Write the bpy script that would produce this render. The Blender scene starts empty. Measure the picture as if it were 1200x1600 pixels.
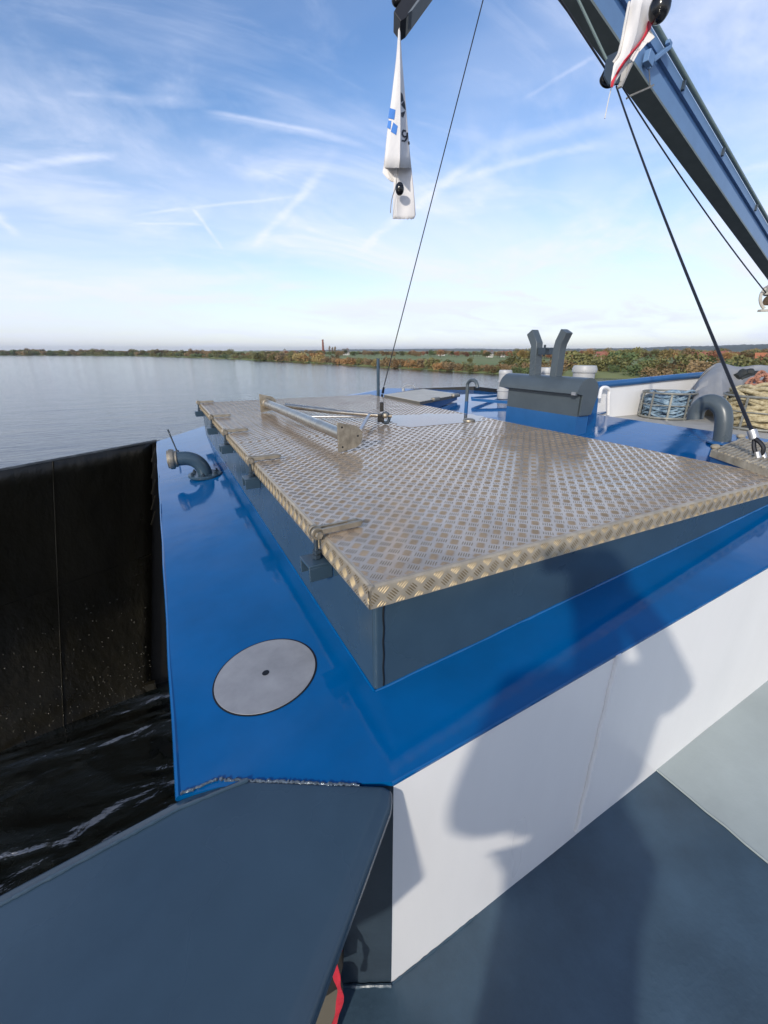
import bpy, math, random
from mathutils import Vector as V, Matrix, noise
random.seed(7)
R = math.radians
scene = bpy.context.scene
COL = scene.collection

# ------------------------------------------------------------------ camera model (metres, eye at the origin)
F, CX, CY, HZ = 665.0, 600.0, 800.0, 548.0
PITCH = math.atan((CY - HZ) / F)
YAW = R(27.1)
FW = V((math.sin(YAW) * math.cos(PITCH), math.cos(YAW) * math.cos(PITCH), -math.sin(PITCH)))
RT = V((math.cos(YAW), -math.sin(YAW), 0))
UP = RT.cross(FW)
def ray(x, y): return RT * ((x - CX) / F) - UP * ((y - CY) / F) + FW
def onz(x, y, z): r = ray(x, y); return r * (z / r.z)
def ony(x, y, Y): r = ray(x, y); return r * (Y / r.y)
def onx(x, y, X): r = ray(x, y); return r * (X / r.x)
def dep(x, y, d): return ray(x, y) * d
def azi(px): return YAW + math.atan((px - CX) / 711.1)
def far(px, D, z=0): a = azi(px); return V((math.sin(a) * D, math.cos(a) * D, z))

# ------------------------------------------------------------------ helpers
def lin(r, g, b):
    f = lambda c: c / 12.92 if c <= .04045 else ((c + .055) / 1.055) ** 2.4
    return (f(r / 255), f(g / 255), f(b / 255), 1)

def mat(name, c, rough=.5, metal=0., var=.12, vscale=6., bump=0., bscale=40., c2=None, coat=0., rvar=0., ior=None, stretch=None, bd=.002, spec=None, specks=None):
    m = bpy.data.materials.new(name); m.use_nodes = True
    nt = m.node_tree; N, L = nt.nodes, nt.links
    b = N['Principled BSDF']
    b.inputs['Metallic'].default_value = metal
    b.inputs['Roughness'].default_value = rough
    if ior: b.inputs['IOR'].default_value = ior
    if spec is not None: b.inputs['Specular IOR Level'].default_value = spec
    if coat:
        b.inputs['Coat Weight'].default_value = coat; b.inputs['Coat Roughness'].default_value = .04
    tc = N.new('ShaderNodeTexCoord'); src = tc.outputs['Object']
    if stretch:
        mp = N.new('ShaderNodeMapping'); mp.inputs['Scale'].default_value = stretch
        L.new(src, mp.inputs['Vector']); src = mp.outputs['Vector']
    n = N.new('ShaderNodeTexNoise'); n.inputs['Scale'].default_value = vscale; n.inputs['Detail'].default_value = 6
    n.inputs['Roughness'].default_value = .62
    L.new(src, n.inputs['Vector'])
    r = N.new('ShaderNodeValToRGB'); r.color_ramp.elements[0].position = .3; r.color_ramp.elements[1].position = .72
    c = tuple(c[:3])
    d = tuple(c2[:3]) if c2 else tuple(min(1, x * (1 + var)) for x in c)
    a = c if c2 else tuple(x * (1 - var) for x in c)
    r.color_ramp.elements[0].color = (*a, 1); r.color_ramp.elements[1].color = (*d, 1)
    L.new(n.outputs['Fac'], r.inputs['Fac']); L.new(r.outputs['Color'], b.inputs['Base Color'])
    if specks:
        vo = N.new('ShaderNodeTexVoronoi'); vo.inputs['Scale'].default_value = specks[0]; L.new(src, vo.inputs['Vector'])
        lt = N.new('ShaderNodeMath'); lt.operation = 'LESS_THAN'; lt.inputs[1].default_value = specks[1]; L.new(vo.outputs['Distance'], lt.inputs[0])
        sx = N.new('ShaderNodeSeparateColor'); L.new(vo.outputs['Color'], sx.inputs[0])
        g2 = N.new('ShaderNodeMath'); g2.operation = 'GREATER_THAN'; g2.inputs[1].default_value = .72; L.new(sx.outputs[0], g2.inputs[0])
        mu = N.new('ShaderNodeMath'); mu.operation = 'MULTIPLY'; L.new(lt.outputs[0], mu.inputs[0]); L.new(g2.outputs[0], mu.inputs[1])
        mx = N.new('ShaderNodeMixRGB'); L.new(mu.outputs[0], mx.inputs['Fac']); L.new(r.outputs['Color'], mx.inputs['Color1']); mx.inputs['Color2'].default_value = (*specks[2], 1); L.new(mx.outputs[0], b.inputs['Base Color'])
    if rvar:
        mr = N.new('ShaderNodeMapRange'); mr.inputs['To Min'].default_value = max(.02, rough - rvar); mr.inputs['To Max'].default_value = rough + rvar
        mr.inputs['From Min'].default_value = .3; mr.inputs['From Max'].default_value = .7
        n3 = N.new('ShaderNodeTexNoise'); n3.inputs['Scale'].default_value = vscale * .6; n3.inputs['Detail'].default_value = 4
        L.new(src, n3.inputs['Vector']); L.new(n3.outputs['Fac'], mr.inputs['Value']); L.new(mr.outputs['Result'], b.inputs['Roughness'])
    if bump:
        n2 = N.new('ShaderNodeTexNoise'); n2.inputs['Scale'].default_value = bscale; n2.inputs['Detail'].default_value = 3
        L.new(src, n2.inputs['Vector'])
        bp = N.new('ShaderNodeBump'); bp.inputs['Strength'].default_value = bump; bp.inputs['Distance'].default_value = bd
        L.new(n2.outputs['Fac'], bp.inputs['Height']); L.new(bp.outputs['Normal'], b.inputs['Normal'])
    return m

class MB:
    def __init__(s): s.v = []; s.f = []; s.m = []
    def add(s, vs, fs, mi=0):
        o = len(s.v); s.v += [tuple(p) for p in vs]; s.f += [tuple(i + o for i in f) for f in fs]; s.m += [mi] * len(fs); return s
    def hexa(s, p, mi=0):   # 4 bottom ccw, 4 top ccw
        return s.add(p, [(3, 2, 1, 0), (4, 5, 6, 7), (0, 1, 5, 4), (1, 2, 6, 5), (2, 3, 7, 6), (3, 0, 4, 7)], mi)
    def box(s, c, d, ax=None, mi=0):
        c = V(c); x, y, z = ax if ax else (V((1, 0, 0)), V((0, 1, 0)), V((0, 0, 1)))
        a, b, e = d[0] / 2, d[1] / 2, d[2] / 2
        return s.hexa([c + x * i * a + y * j * b + z * k * e for k in (-1, 1) for i, j in ((-1, -1), (1, -1), (1, 1), (-1, 1))], mi)
    def bar(s, a, b, w, h, up=V((0, 0, 1)), mi=0):
        a, b = V(a), V(b); t = (b - a); l = t.length; t.normalize(); x = t.cross(up).normalized(); y = x.cross(t)
        return s.box((a + b) / 2, (w, l, h), (x, t, y), mi)
    def prism(s, poly, off, mi=0):
        n = len(poly); off = V(off); p = [V(q) for q in poly]
        return s.add(p + [q + off for q in p], [tuple(range(n))[::-1], tuple(range(n, 2 * n))] + [(i, (i + 1) % n, n + (i + 1) % n, n + i) for i in range(n)], mi)
    def tube(s, path, r, n=12, cap=True, closed=False, mi=0):
        P = [V(p) for p in path]; k = len(P); rs = r if isinstance(r, (list, tuple)) else [r] * k
        vs = []; t0 = None; x = None
        for i in range(k):
            if closed: t = (P[(i + 1) % k] - P[i - 1]).normalized()
            else: t = (P[min(i + 1, k - 1)] - P[max(i - 1, 0)]).normalized()
            if x is None:
                ref = V((0, 0, 1)) if abs(t.z) < .9 else V((1, 0, 0)); x = t.cross(ref).normalized()
            else: x = (x - t * x.dot(t)).normalized()
            y = t.cross(x)
            vs += [P[i] + (x * math.cos(2 * math.pi * j / n) + y * math.sin(2 * math.pi * j / n)) * rs[i] for j in range(n)]
        fs = [(i * n + j, i * n + (j + 1) % n, ((i + 1) % k) * n + (j + 1) % n, ((i + 1) % k) * n + j) for i in range(k if closed else k - 1) for j in range(n)]
        if cap and not closed: fs += [tuple(range(n))[::-1], tuple(range((k - 1) * n, k * n))]
        return s.add(vs, fs, mi)
    def cyl(s, a, b, r, n=20, r2=None, mi=0): return s.tube([a, b], [r, r if r2 is None else r2], n, mi=mi)
    def lathe(s, base, prof, n=28, ax=None, mi=0):
        x, y, z = ax if ax else (V((1, 0, 0)), V((0, 1, 0)), V((0, 0, 1))); base = V(base); k = len(prof)
        vs = [base + (x * math.cos(2 * math.pi * j / n) + y * math.sin(2 * math.pi * j / n)) * r + z * h for r, h in prof for j in range(n)]
        fs = [(i * n + j, i * n + (j + 1) % n, (i + 1) * n + (j + 1) % n, (i + 1) * n + j) for i in range(k - 1) for j in range(n)]
        return s.add(vs, fs + [tuple(range(n))[::-1], tuple(range((k - 1) * n, k * n))], mi)
    def ball(s, c, r, sc=(1, 1, 1), n=16, mi=0):
        k = 9; c = V(c); vs = []
        for i in range(1, k):
            a = math.pi * i / k
            vs += [c + V((sc[0] * r * math.sin(a) * math.cos(2 * math.pi * j / n), sc[1] * r * math.sin(a) * math.sin(2 * math.pi * j / n), sc[2] * r * math.cos(a))) for j in range(n)]
        fs = [(i * n + j, (i + 1) * n + j, (i + 1) * n + (j + 1) % n, i * n + (j + 1) % n) for i in range(k - 2) for j in range(n)]
        t = len(vs); vs += [c + V((0, 0, r * sc[2])), c - V((0, 0, r * sc[2]))]
        fs += [(t, j, (j + 1) % n) for j in range(n)] + [(t + 1, (k - 2) * n + (j + 1) % n, (k - 2) * n + j) for j in range(n)]
        return s.add(vs, fs, mi)
    def build(s, name, m, parent=None, smooth=35, bevel=0, seg=2):
        me = bpy.data.meshes.new(name); me.from_pydata(s.v, [], s.f)
        ms = m if isinstance(m, (list, tuple)) else [m]
        for q in ms: me.materials.append(q)
        if len(ms) > 1: me.polygons.foreach_set('material_index', s.m)
        if smooth:
            me.polygons.foreach_set('use_smooth', [True] * len(s.f)); me.set_sharp_from_angle(angle=R(smooth))
        me.update()
        o = bpy.data.objects.new(name, me); COL.objects.link(o)
        if parent:
            o.parent = parent; o.matrix_parent_inverse = Matrix.Translation(parent.location).inverted() if parent.type == 'EMPTY' else Matrix()
        if bevel:
            b = o.modifiers.new('bevel', 'BEVEL'); b.width = bevel; b.segments = seg; b.limit_method = 'ANGLE'; b.angle_limit = R(35); b.harden_normals = False
        return o

def tag(o, label=None, cat=None, group=None, kind=None):
    if label: o['label'] = label
    if cat: o['category'] = cat
    if group: o['group'] = group
    if kind: o['kind'] = kind
    return o
def thing(name, loc, label, cat, group=None):
    o = bpy.data.objects.new(name, None); COL.objects.link(o); o.location = loc; o.empty_display_size = .1
    return tag(o, label, cat, group)
def copy_tree(o, parent=None):
    c = o.copy(); COL.objects.link(c)
    if parent: c.parent = parent
    for ch in list(o.children): copy_tree(ch, c)
    return c
def smoothpath(pts, k=6):
    P = [V(p) for p in pts]; out = []
    for i in range(len(P) - 1):
        a, b, c, d = P[max(i - 1, 0)], P[i], P[i + 1], P[min(i + 2, len(P) - 1)]
        for j in range(k):
            t = j / k
            out.append(.5 * ((2 * b) + (c - a) * t + (2 * a - 5 * b + 4 * c - d) * t * t + (3 * b - a - 3 * c + d) * t ** 3))
    return out + [P[-1]]
def add_bars(mb, o, u, v, nrm, W, H, a, margin=.004, hgt=.0013, phase=(0, 0), keep=None, mi=0):
    """five-bar tread pattern on the rectangle o + u*[0,W] + v*[0,H]; bars at 45 degrees, cells alternate"""
    s = math.sqrt(.5); e = [(s, s), (-s, s)]
    n = int((W + H) / a) + 2; hl = a * .40; w = a * .047
    for i in range(-n, n):
        for j in range(-n, n):
            cx = (i * e[0][0] + j * e[1][0]) * a + phase[0]; cy = (i * e[0][1] + j * e[1][1]) * a + phase[1]
            if cx < -a or cy < -a or cx > W + a or cy > H + a: continue
            p, q = (e[0], e[1]) if (i + j) % 2 else (e[1], e[0])
            for k in range(-2, 3):
                x = cx + q[0] * k * a * .178; y = cy + q[1] * k * a * .178
                l = hl * (1 - .05 * abs(k))
                lo_, hi_ = -l, l
                for c0, dd, mx_ in ((x, p[0], W), (y, p[1], H)):
                    t1, t2 = (margin - c0) / dd, (mx_ - margin - c0) / dd
                    lo_, hi_ = max(lo_, min(t1, t2)), min(hi_, max(t1, t2))
                if hi_ - lo_ < .5 * l: continue
                x += p[0] * (lo_ + hi_) / 2; y += p[1] * (lo_ + hi_) / 2; l = (hi_ - lo_) / 2
                def P(al, ac, h): return o + u * (x + p[0] * al + q[0] * ac) + v * (y + p[1] * al + q[1] * ac) + nrm * h
                b = len(mb.v)
                mb.v += [tuple(t) for t in (P(-l, 0, 0), P(-l * .45, -w, 0), P(l * .45, -w, 0), P(l, 0, 0), P(l * .45, w, 0), P(-l * .45, w, 0), P(-l * .5, 0, hgt), P(l * .5, 0, hgt))]
                fs = [(0, 1, 6), (1, 2, 7, 6), (2, 3, 7), (3, 4, 7), (4, 5, 6, 7), (5, 0, 6)]
                mb.f += [tuple(t + b for t in f) for f in fs]; mb.m += [mi] * 6

# ------------------------------------------------------------------ materials
BLUE = mat('blue_gloss_paint', (.0, .090, .268), .07, specks=(7, .012, (.35, .45, .55)), var=.14, vscale=3.5, bump=.55, bscale=5, bd=.0022, rvar=.04, ior=1.47)
BLUEV = mat('blue_paint_upright', (.022, .105, .27), .25, var=.1, bump=.2, bscale=20)
GREY = mat('slate_grey_paint', (.036, .066, .096), .27, specks=(9, .012, (.4, .42, .44)), var=.10, vscale=5, bump=.12, bscale=45, rvar=.06)
GREYF = mat('slate_grey_floor_paint', (.044, .078, .112), .36, specks=(5, .016, (.4, .42, .44)), var=.28, vscale=3.5, bump=.6, bscale=70, rvar=.1)
GREYL = mat('light_grey_floor_paint', (.33, .37, .36), .45, var=.12, vscale=2.5, bump=.4, bscale=50, rvar=.08)
GREYV = mat('vent_grey_paint', (.066, .085, .098), .33, var=.12, vscale=6, bump=.15, bscale=40, rvar=.06, specks=(9, .012, (.3, .3, .3)))
WHITE = mat('white_gloss_paint', (.80, .79, .775), .34, var=.035, vscale=4, bump=.4, bscale=14, rvar=.08, stretch=(1, 1, .22))  # upright streaks in the colour paint in slight grime and faint wire shadow
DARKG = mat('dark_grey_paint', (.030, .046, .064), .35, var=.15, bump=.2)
ALU = mat('aluminium_tread', (.60, .475, .35), .18, .58, var=.16, vscale=7, bump=.5, bscale=7, rvar=.08, bd=.0015)
ALUB = mat('aluminium_bars', (.30, .235, .16), .27, .6, var=.2, vscale=14)
ALUD = mat('aluminium_lip_bars', (.30, .235, .14), .5, .5, var=.25, vscale=25)
ALUL = mat('aluminium_lip', (.46, .395, .30), .45, .5, var=.2, vscale=20, rvar=.06)
STEEL = mat('stainless_tube', (.55, .49, .40), .33, 1., var=.2, vscale=18, rvar=.1)
STEELD = mat('stained_steel', (.40, .35, .27), .5, .85, var=.35, vscale=25, bump=.3, bscale=60)
DISC = mat('brushed_cover', (.31, .31, .315), .45, .2, var=.2, vscale=7, rvar=.08)
BLACK = mat('black_rubber', (.008, .008, .009), .35, var=.3)
BLACKG = mat('black_gloss_ball', (.006, .006, .007), .15)
TAR = mat('tarred_steel', (.006, .0055, .0035), .34, var=.9, vscale=2.2, bump=.9, bscale=9, bd=.02, c2=(.019, .016, .009), stretch=(1, 1, .45), rvar=.12)
TARD = mat('black_tar', (.003, .003, .0035), .5, var=.4)
RIMM = mat('scuffed_rim', (.02, .022, .022), .5, c2=(.12, .13, .13), vscale=6)
CLOTH = mat('white_cloth', (.72, .69, .66), .8, var=.06, vscale=5, bump=.3, bscale=30)
CLOTHB = mat('blue_print', (.06, .20, .55), .8)
CLOTHK = mat('black_print', (.012, .013, .02), .8)
CLOTHR = mat('red_band', (.62, .035, .06), .75)
REDW = mat('red_webbing', (.42, .012, .03), .55, var=.25, vscale=40, bump=.5, bscale=200)
BOOMB = mat('boom_blue', (.13, .235, .41), .4, var=.08, vscale=2)
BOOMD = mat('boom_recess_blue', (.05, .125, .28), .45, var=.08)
BOOMG = mat('boom_green_grey', (.16, .185, .165), .5, var=.15, vscale=3)
BOOML = mat('boom_pipe_grey', (.17, .23, .22), .4, var=.1)
WIRE = mat('wire_rope', (.016, .017, .022), .45, .4, var=.3, vscale=80)
GALV = mat('galvanised', (.52, .52, .52), .4, .8, var=.2, vscale=30)
ROPEB = mat('blue_rope', (.05, .12, .20), .8, c2=(.36, .47, .55), vscale=26, bump=.6, bscale=120)
ROPEY = mat('yellow_rope', (.26, .20, .10), .85, c2=(.58, .51, .33), vscale=45, bump=.8, bscale=120)
ROPEO = mat('orange_rope', (.22, .085, .05), .85, c2=(.50, .25, .17), vscale=40, bump=.8, bscale=120)
TARP = mat('grey_tarpaulin', (.26, .265, .27), .55, var=.15, vscale=3, bump=.6, bscale=6, bd=.02)
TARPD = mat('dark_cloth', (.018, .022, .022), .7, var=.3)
WOOD = mat('weathered_plate', (.20, .17, .12), .7, c2=(.42, .38, .30), vscale=12, bump=.8, bscale=50, bd=.004)
WHITEP = mat('white_plastic', (.42, .42, .41), .45, var=.08)

# ------------------------------------------------------------------ world, sun
SAZ, SEL = R(53 + 180), R(23.7)          # direction TOWARDS the sun, clockwise from +Y
L_SUN = V((math.sin(SAZ) * math.cos(SEL), math.cos(SAZ) * math.cos(SEL), math.sin(SEL)))
w = bpy.data.worlds.new('World'); scene.world = w; w.use_nodes = True
nt = w.node_tree; N, LK = nt.nodes, nt.links
bg = N['Background']
sky = N.new('ShaderNodeTexSky'); sky.sky_type = 'NISHITA'; sky.sun_disc = False
sky.sun_elevation = SEL; sky.sun_rotation = SAZ
sky.air_density = 1.0; sky.dust_density = .6; sky.ozone_density = 2.0
tc = N.new('ShaderNodeTexCoord')
sep = N.new('ShaderNodeSeparateXYZ'); LK.new(tc.outputs['Generated'], sep.inputs[0])
def M(op, a, b=None, c=None, clamp=False):
    n = N.new('ShaderNodeMath'); n.operation = op; n.use_clamp = clamp
    for i, q in enumerate((a, b, c)):
        if q is None: continue
        if isinstance(q, (int, float)): n.inputs[i].default_value = q
        else: LK.new(q, n.inputs[i])
    return n.outputs[0]
zz = M('MAXIMUM', sep.outputs['Z'], 0.0)
den = M('ADD', zz, .14)
px_, py_ = M('DIVIDE', sep.outputs['X'], den), M('DIVIDE', sep.outputs['Y'], den)
comb = N.new('ShaderNodeCombineXYZ'); LK.new(px_, comb.inputs[0]); LK.new(py_, comb.inputs[1])
def skn(scale, detail, rough, distort, rot=0., sx=1., sy=1., off=0.):
    mp = N.new('ShaderNodeMapping'); mp.inputs['Rotation'].default_value = (0, 0, rot); mp.inputs['Scale'].default_value = (sx, sy, 1); mp.inputs['Location'].default_value = (off, off * .7, 0)
    LK.new(comb.outputs[0], mp.inputs['Vector'])
    n = N.new('ShaderNodeTexNoise'); n.inputs['Scale'].default_value = scale; n.inputs['Detail'].default_value = detail; n.inputs['Roughness'].default_value = rough; n.inputs['Distortion'].default_value = distort
    LK.new(mp.outputs[0], n.inputs['Vector']); return n.outputs['Fac']
def mr(x, a, b, c=0., d=1.):
    n = N.new('ShaderNodeMapRange'); n.interpolation_type = 'SMOOTHSTEP'
    for k, q in zip(('From Min', 'From Max', 'To Min', 'To Max'), (a, b, c, d)): n.inputs[k].default_value = q
    LK.new(x, n.inputs['Value']); return n.outputs['Result']
wisps = mr(skn(1.15, 9, .60, .75, R(-35), .85, 1.15), .43, .78)
veil = mr(skn(.38, 5, .55, .6, R(20), 1, 1.4, 3.1), .34, .70)
fine = mr(skn(2.4, 8, .66, 1.2, R(-60), .7, 1.6, 7.7), .46, .80)
def sp(x, y):
    d = ray(x, y).normalized(); k = max(d.z, 0) + .14; return (d.x / k, d.y / k)
wob = skn(1.7, 5, .6, .0, 0, 1, 1, 1.3)
wob2 = skn(5.5, 4, .6, .5, 0, 1, 1, 5.3)
def trail(p0, p1, width, amp):
    a, b = sp(*p0), sp(*p1); dx, dy = b[0] - a[0], b[1] - a[1]; l = math.hypot(dx, dy); dx /= l; dy /= l
    ex, ey = M('SUBTRACT', px_, a[0]), M('SUBTRACT', py_, a[1])
    t = M('ADD', M('MULTIPLY', ex, dx), M('MULTIPLY', ey, dy))
    s = M('ADD', M('MULTIPLY', ex, -dy), M('MULTIPLY', ey, dx))
    s = M('ADD', s, M('MULTIPLY', M('SUBTRACT', wob, .5), width * 3.0))
    g = mr(M('ABSOLUTE', s), 0, width, 1, 0)
    e = M('MULTIPLY', mr(t, -.08 * l, .2 * l), mr(t, .75 * l, 1.1 * l, 1, 0))
    return M('MULTIPLY', M('MULTIPLY', M('MULTIPLY', g, e), amp), mr(wob2, .25, .7, .35, 1))
trails = None
for p0, p1, wd, am in (((0, 265), (190, 243), .05, .5), ((395, 390), (525, 240), .05, .42), ((296, 318), (348, 390), .022, .45), ((205, 338), (470, 305), .03, .3),
                       ((100, 148), (235, 158), .03, .3), ((320, 175), (520, 215), .028, .5), ((210, 350), (330, 352), .03, .3), ((815, 155), (930, 85), .018, .3), ((320, 180), (580, 232), .045, .3), ((560, 395), (785, 215), .06, .42), ((640, 300), (980, 215), .06, .35),
                       ((0, 330), (30, 370), .05, .45), ((100, 150), (330, 165), .05, .22), ((760, 230), (1000, 180), .08, .3)):
    q = trail(p0, p1, wd * .85, am * .85); trails = q if trails is None else M('MAXIMUM', trails, q)
low = mr(zz, .0, .40, 1, 0)
cl = M('ADD', M('MULTIPLY', wisps, .58), M('MULTIPLY', veil, .50))
cl = M('ADD', cl, M('MULTIPLY', fine, .16))
cl = M('ADD', cl, trails)
cl = M('ADD', M('MULTIPLY', cl, mr(zz, .0, .12, .35, 1)), M('MULTIPLY', low, .56), clamp=True)
mixc = N.new('ShaderNodeMixRGB'); LK.new(cl, mixc.inputs['Fac']); 
hs = N.new('ShaderNodeHueSaturation'); hs.inputs['Hue'].default_value = .507; hs.inputs['Saturation'].default_value = 1.16; hs.inputs['Value'].default_value = 1.0
LK.new(sky.outputs[0], hs.inputs['Color'])
LK.new(hs.outputs[0], mixc.inputs['Color1']); mixc.inputs['Color2'].default_value = (4.75, 5.1, 6.2, 1)
LK.new(mixc.outputs[0], bg.inputs['Color']); bg.inputs['Strength'].default_value = .15
sun = bpy.data.lights.new('sun', 'SUN'); sun.energy = 2.4; sun.angle = R(1.4); sun.color = (1, .93, .82)
so = bpy.data.objects.new('sun', sun); COL.objects.link(so); so.rotation_euler = (-L_SUN).to_track_quat('-Z', 'Y').to_euler(); so.location = (-8, -6, 8)

cam = bpy.data.cameras.new('camera'); co = bpy.data.objects.new('camera', cam); COL.objects.link(co)
co.rotation_euler = (math.pi / 2 - PITCH, 0, -YAW); cam.sensor_fit = 'VERTICAL'; cam.sensor_height = 36; cam.lens = 36 * F / 1600
cam.clip_start = .02; cam.clip_end = 20000; scene.camera = co
vs = scene.view_settings; vs.view_transform = 'Standard'; vs.look = 'None'; vs.exposure = .35; vs.gamma = 1

# ------------------------------------------------------------------ the vessel's decks
S = .1084
def dz(X, Y=2.):
    z = -.886 + S * (X - .321)
    return z
def fz(X): return -1.7 + .14 * (X - .339)
ZW = -4.2
XF = 3.50   # outboard edge of the raised blue deck
outline = [(.322, .581), (1.05, .581), (1.83, .581), (XF, .581), (XF, 2.62), (3.62, 2.66), (4.2, 2.84), (4.2, 5.2), (3.3, 6.3), (.9, 6.3), (.53, 5.835), (-.105, 5.27), (-.105, .80), (-.022, .776)]
mb = MB()
# subdivided top sheet for the deck
top = [V((x, y, dz(min(x, XF)))) for x, y in outline]
mb.add(top + [V((x, y, ZW - .5)) for x, y in outline if 0] , [tuple(range(len(top)))])
n = len(top)
mb.add(top + [V((p.x, p.y, p.z - .012)) for p in top], [(i, n + i, n + (i + 1) % n, (i + 1) % n) for i in range(n)])
deck = tag(mb.build('deck', BLUE, smooth=0), kind='structure')
deck['label'] = 'glossy blue painted raised deck around the hatch'
# rounded blue edge along the left side of the deck
mb = MB(); mb.tube(smoothpath([(-.106, .80, dz(-.1) - .006)] + [(-.106 + .0015 * math.sin(i * 2.3), .8 + i * .25, dz(-.1) - .007 + .001 * math.sin(i * 1.7)) for i in range(1, 18)] + [(-.105, 5.27, dz(-.1) - .006)], 2), .008, 8)
e = mb.build('deck_edge', BLUE, deck)
mb = MB(); mb.tube([(.318 + i * .04, .583 + .0008 * math.sin(i * 1.9), dz(.318 + i * .04) - .0035) for i in range(80)], .0042, 8); mb.build('deck_edge', BLUE, deck)
mb = MB()
hp = [(-.09, .80), (-.09, 5.26), (.53, 5.80), (.9, 6.26), (3.3, 6.26), (4.15, 5.2), (4.15, 2.8), (9, 2.8), (9, -3), (-1.0, -3), (-1.0, .59), (-.39, .70), (-.10, .77)]
hp2 = hp[::-1]
# hull below (only its sides count)
vsx = [V((x, y, dz(x) - .02 if y > .795 and x < 4.2 else fz(x) - .06)) for x, y in hp]; k = len(hp)
mb.add(vsx + [V((x, y, ZW - .6)) for x, y in hp], [(i, (i + 1) % k, k + (i + 1) % k, k + i) for i in range(k)])
hull = tag(mb.build('hull', TARD, smooth=0), 'black steel side of the vessel below the blue deck', 'hull')
hull['kind'] = 'structure'
# working floor
mb = MB(); 
fl_ = [(9, -3), (9, .60), (.335, .60), (0, .80), (-.09, .79), (-.39, .70), (-1.0, .59), (-1.0, -3)]
mb.add([(x, y, fz(x)) for x, y in fl_], [tuple(range(len(fl_)))])
tag(mb.build('floor', GREYF, smooth=0), kind='structure')
mb = MB(); x0 = 1.497
nn = 60
ed = [(x0 + .004 * noise.noise(V((i * .9, 0, 0))) + .002 * random.uniform(-1, 1), .583 - i * .06) for i in range(nn)]
vsx = []
for x, y in ed: vsx += [(x, y, fz(x) + .005), (8.9, y, fz(8.9) + .005)]
mb.add(vsx, [(2 * i, 2 * i + 2, 2 * i + 3, 2 * i + 1) for i in range(nn - 1)])
mb.tube([(x, y, fz(x) + .004) for x, y in ed], .004, 6)
tag(mb.build('floor_light_paint', GREYL, smooth=0), kind='structure')
bpy.data.objects['floor_light_paint'].name = 'light_floor'

# white wall below the deck edge, with the grey return under the cap
t = thing('white_wall', (1.5, .583, -1.7), 'white painted steel wall with a vertical weld below the blue deck edge', 'wall')
def wy(X, fr): return .583   # plan position
edge = []
mb = MB(); NX = 60
for i in range(NX + 1):
    X = .322 + (5.0 - .322) * (i / NX) ** 1.3
    yb = .583 + .002 * noise.noise(V((X * 3, 0, 0)))
    zt = dz(min(X, XF)) - .003
    for q in range(9):
        fr = q / 8; mb.v.append((X, yb - .0 + .003 * noise.noise(V((X * 2.2, fr * 1.5, 4))) * math.sin(fr * math.pi), zt + (fz(X) - zt) * fr))
mb.f = [(i * 9 + q, i * 9 + q + 1, (i + 1) * 9 + q + 1, (i + 1) * 9 + q) for i in range(NX) for q in range(8)]
mb.m = [0] * len(mb.f)
o = len(mb.v)
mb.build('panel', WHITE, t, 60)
mb = MB()
mb.tube([(1.05 + .002 * math.sin(i), .581, dz(1.05) - .004 - i * .026) for i in range(30)], .0085, 8)
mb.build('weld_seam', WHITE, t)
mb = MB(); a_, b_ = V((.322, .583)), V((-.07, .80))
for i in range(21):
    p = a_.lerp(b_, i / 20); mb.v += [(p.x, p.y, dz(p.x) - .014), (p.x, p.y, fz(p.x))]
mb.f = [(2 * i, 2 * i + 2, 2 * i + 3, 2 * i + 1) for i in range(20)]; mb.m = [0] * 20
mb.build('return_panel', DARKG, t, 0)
mb = MB(); rr = random.Random(3)
pts = [(a_.lerp(b_, i / 28)) for i in range(29)]
mb.tube([(p.x - .003, p.y - .006, fz(p.x) + .004 + rr.uniform(-.002, .002)) for p in pts], [.0035 + rr.uniform(-.002, .003) for _ in pts], 7)
pts = [(.322 + i * .012, .580) for i in range(26)]
mb.tube([(p[0], p[1], fz(p[0]) + .001 + rr.uniform(-.001, .001)) for p in pts], [.003 + rr.uniform(-.0015, .002) for _ in pts], 7)
mb.build('foot_weld', GREYF, t)

# grey cap on the bulwark corner, lower left
t = thing('corner_bulwark', (0, .6, -.9), 'slate grey rounded steel cap plate in front of the blue deck corner', 'bulwark')
ZC = -.896
def ondk(x, y, h=.004):
    r = ray(x, y); return r * ((-.886 + h - S * .321) / (r.z - S * r.x))
A = ondk(340, 1217); B = ondk(614, 1227); Cc = ondk(612, 1252); D = ondk(483, 1600)
Dx = D + (D - Cc) * .9
Lf = ondk(283, 1240); Lg = ondk(0, 1388); Lh = Lg + (Lg - Lf) * 2.2
poly = [B, A, Lf, Lg, Lh, V((Lh.x, -.1, ZC)), V((Dx.x, Dx.y, ZC)), D, Cc]
ins_ = [0, .034, .034, .034, 0, 0, .026, .026, .026]
P2d = [V((p.x, p.y)) for p in poly]; npl = len(poly)
def inset_line(i):
    p, q = P2d[i], P2d[(i + 1) % npl]; d = (q - p).normalized(); nrm = V((-d.y, d.x)); return p + nrm * ins_[i], d   # poly runs counter-clockwise
def isect(l1, l2):
    (p, d), (q, e) = l1, l2; den_ = d.x * e.y - d.y * e.x
    if abs(den_) < 1e-4: return q
    k_ = ((q.x - p.x) * e.y - (q.y - p.y) * e.x) / den_; return p + d * k_
inn2 = [isect(inset_line(i - 1), inset_line(i)) for i in range(npl)]
mb = MB(); dv = [.014 if max(ins_[i - 1], ins_[i]) > 0 else 0 for i in range(npl)]
vi = [V((p.x, p.y, dz(p.x) + .004)) for p in inn2]; vo_ = [V((p.x, p.y, dz(p.x) + .004 - d)) for p, d in zip(P2d, dv)]; vb = [p - Z1 * .034 for p in vo_] if 'Z1' in globals() else [p - V((0, 0, .034)) for p in vo_]
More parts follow.
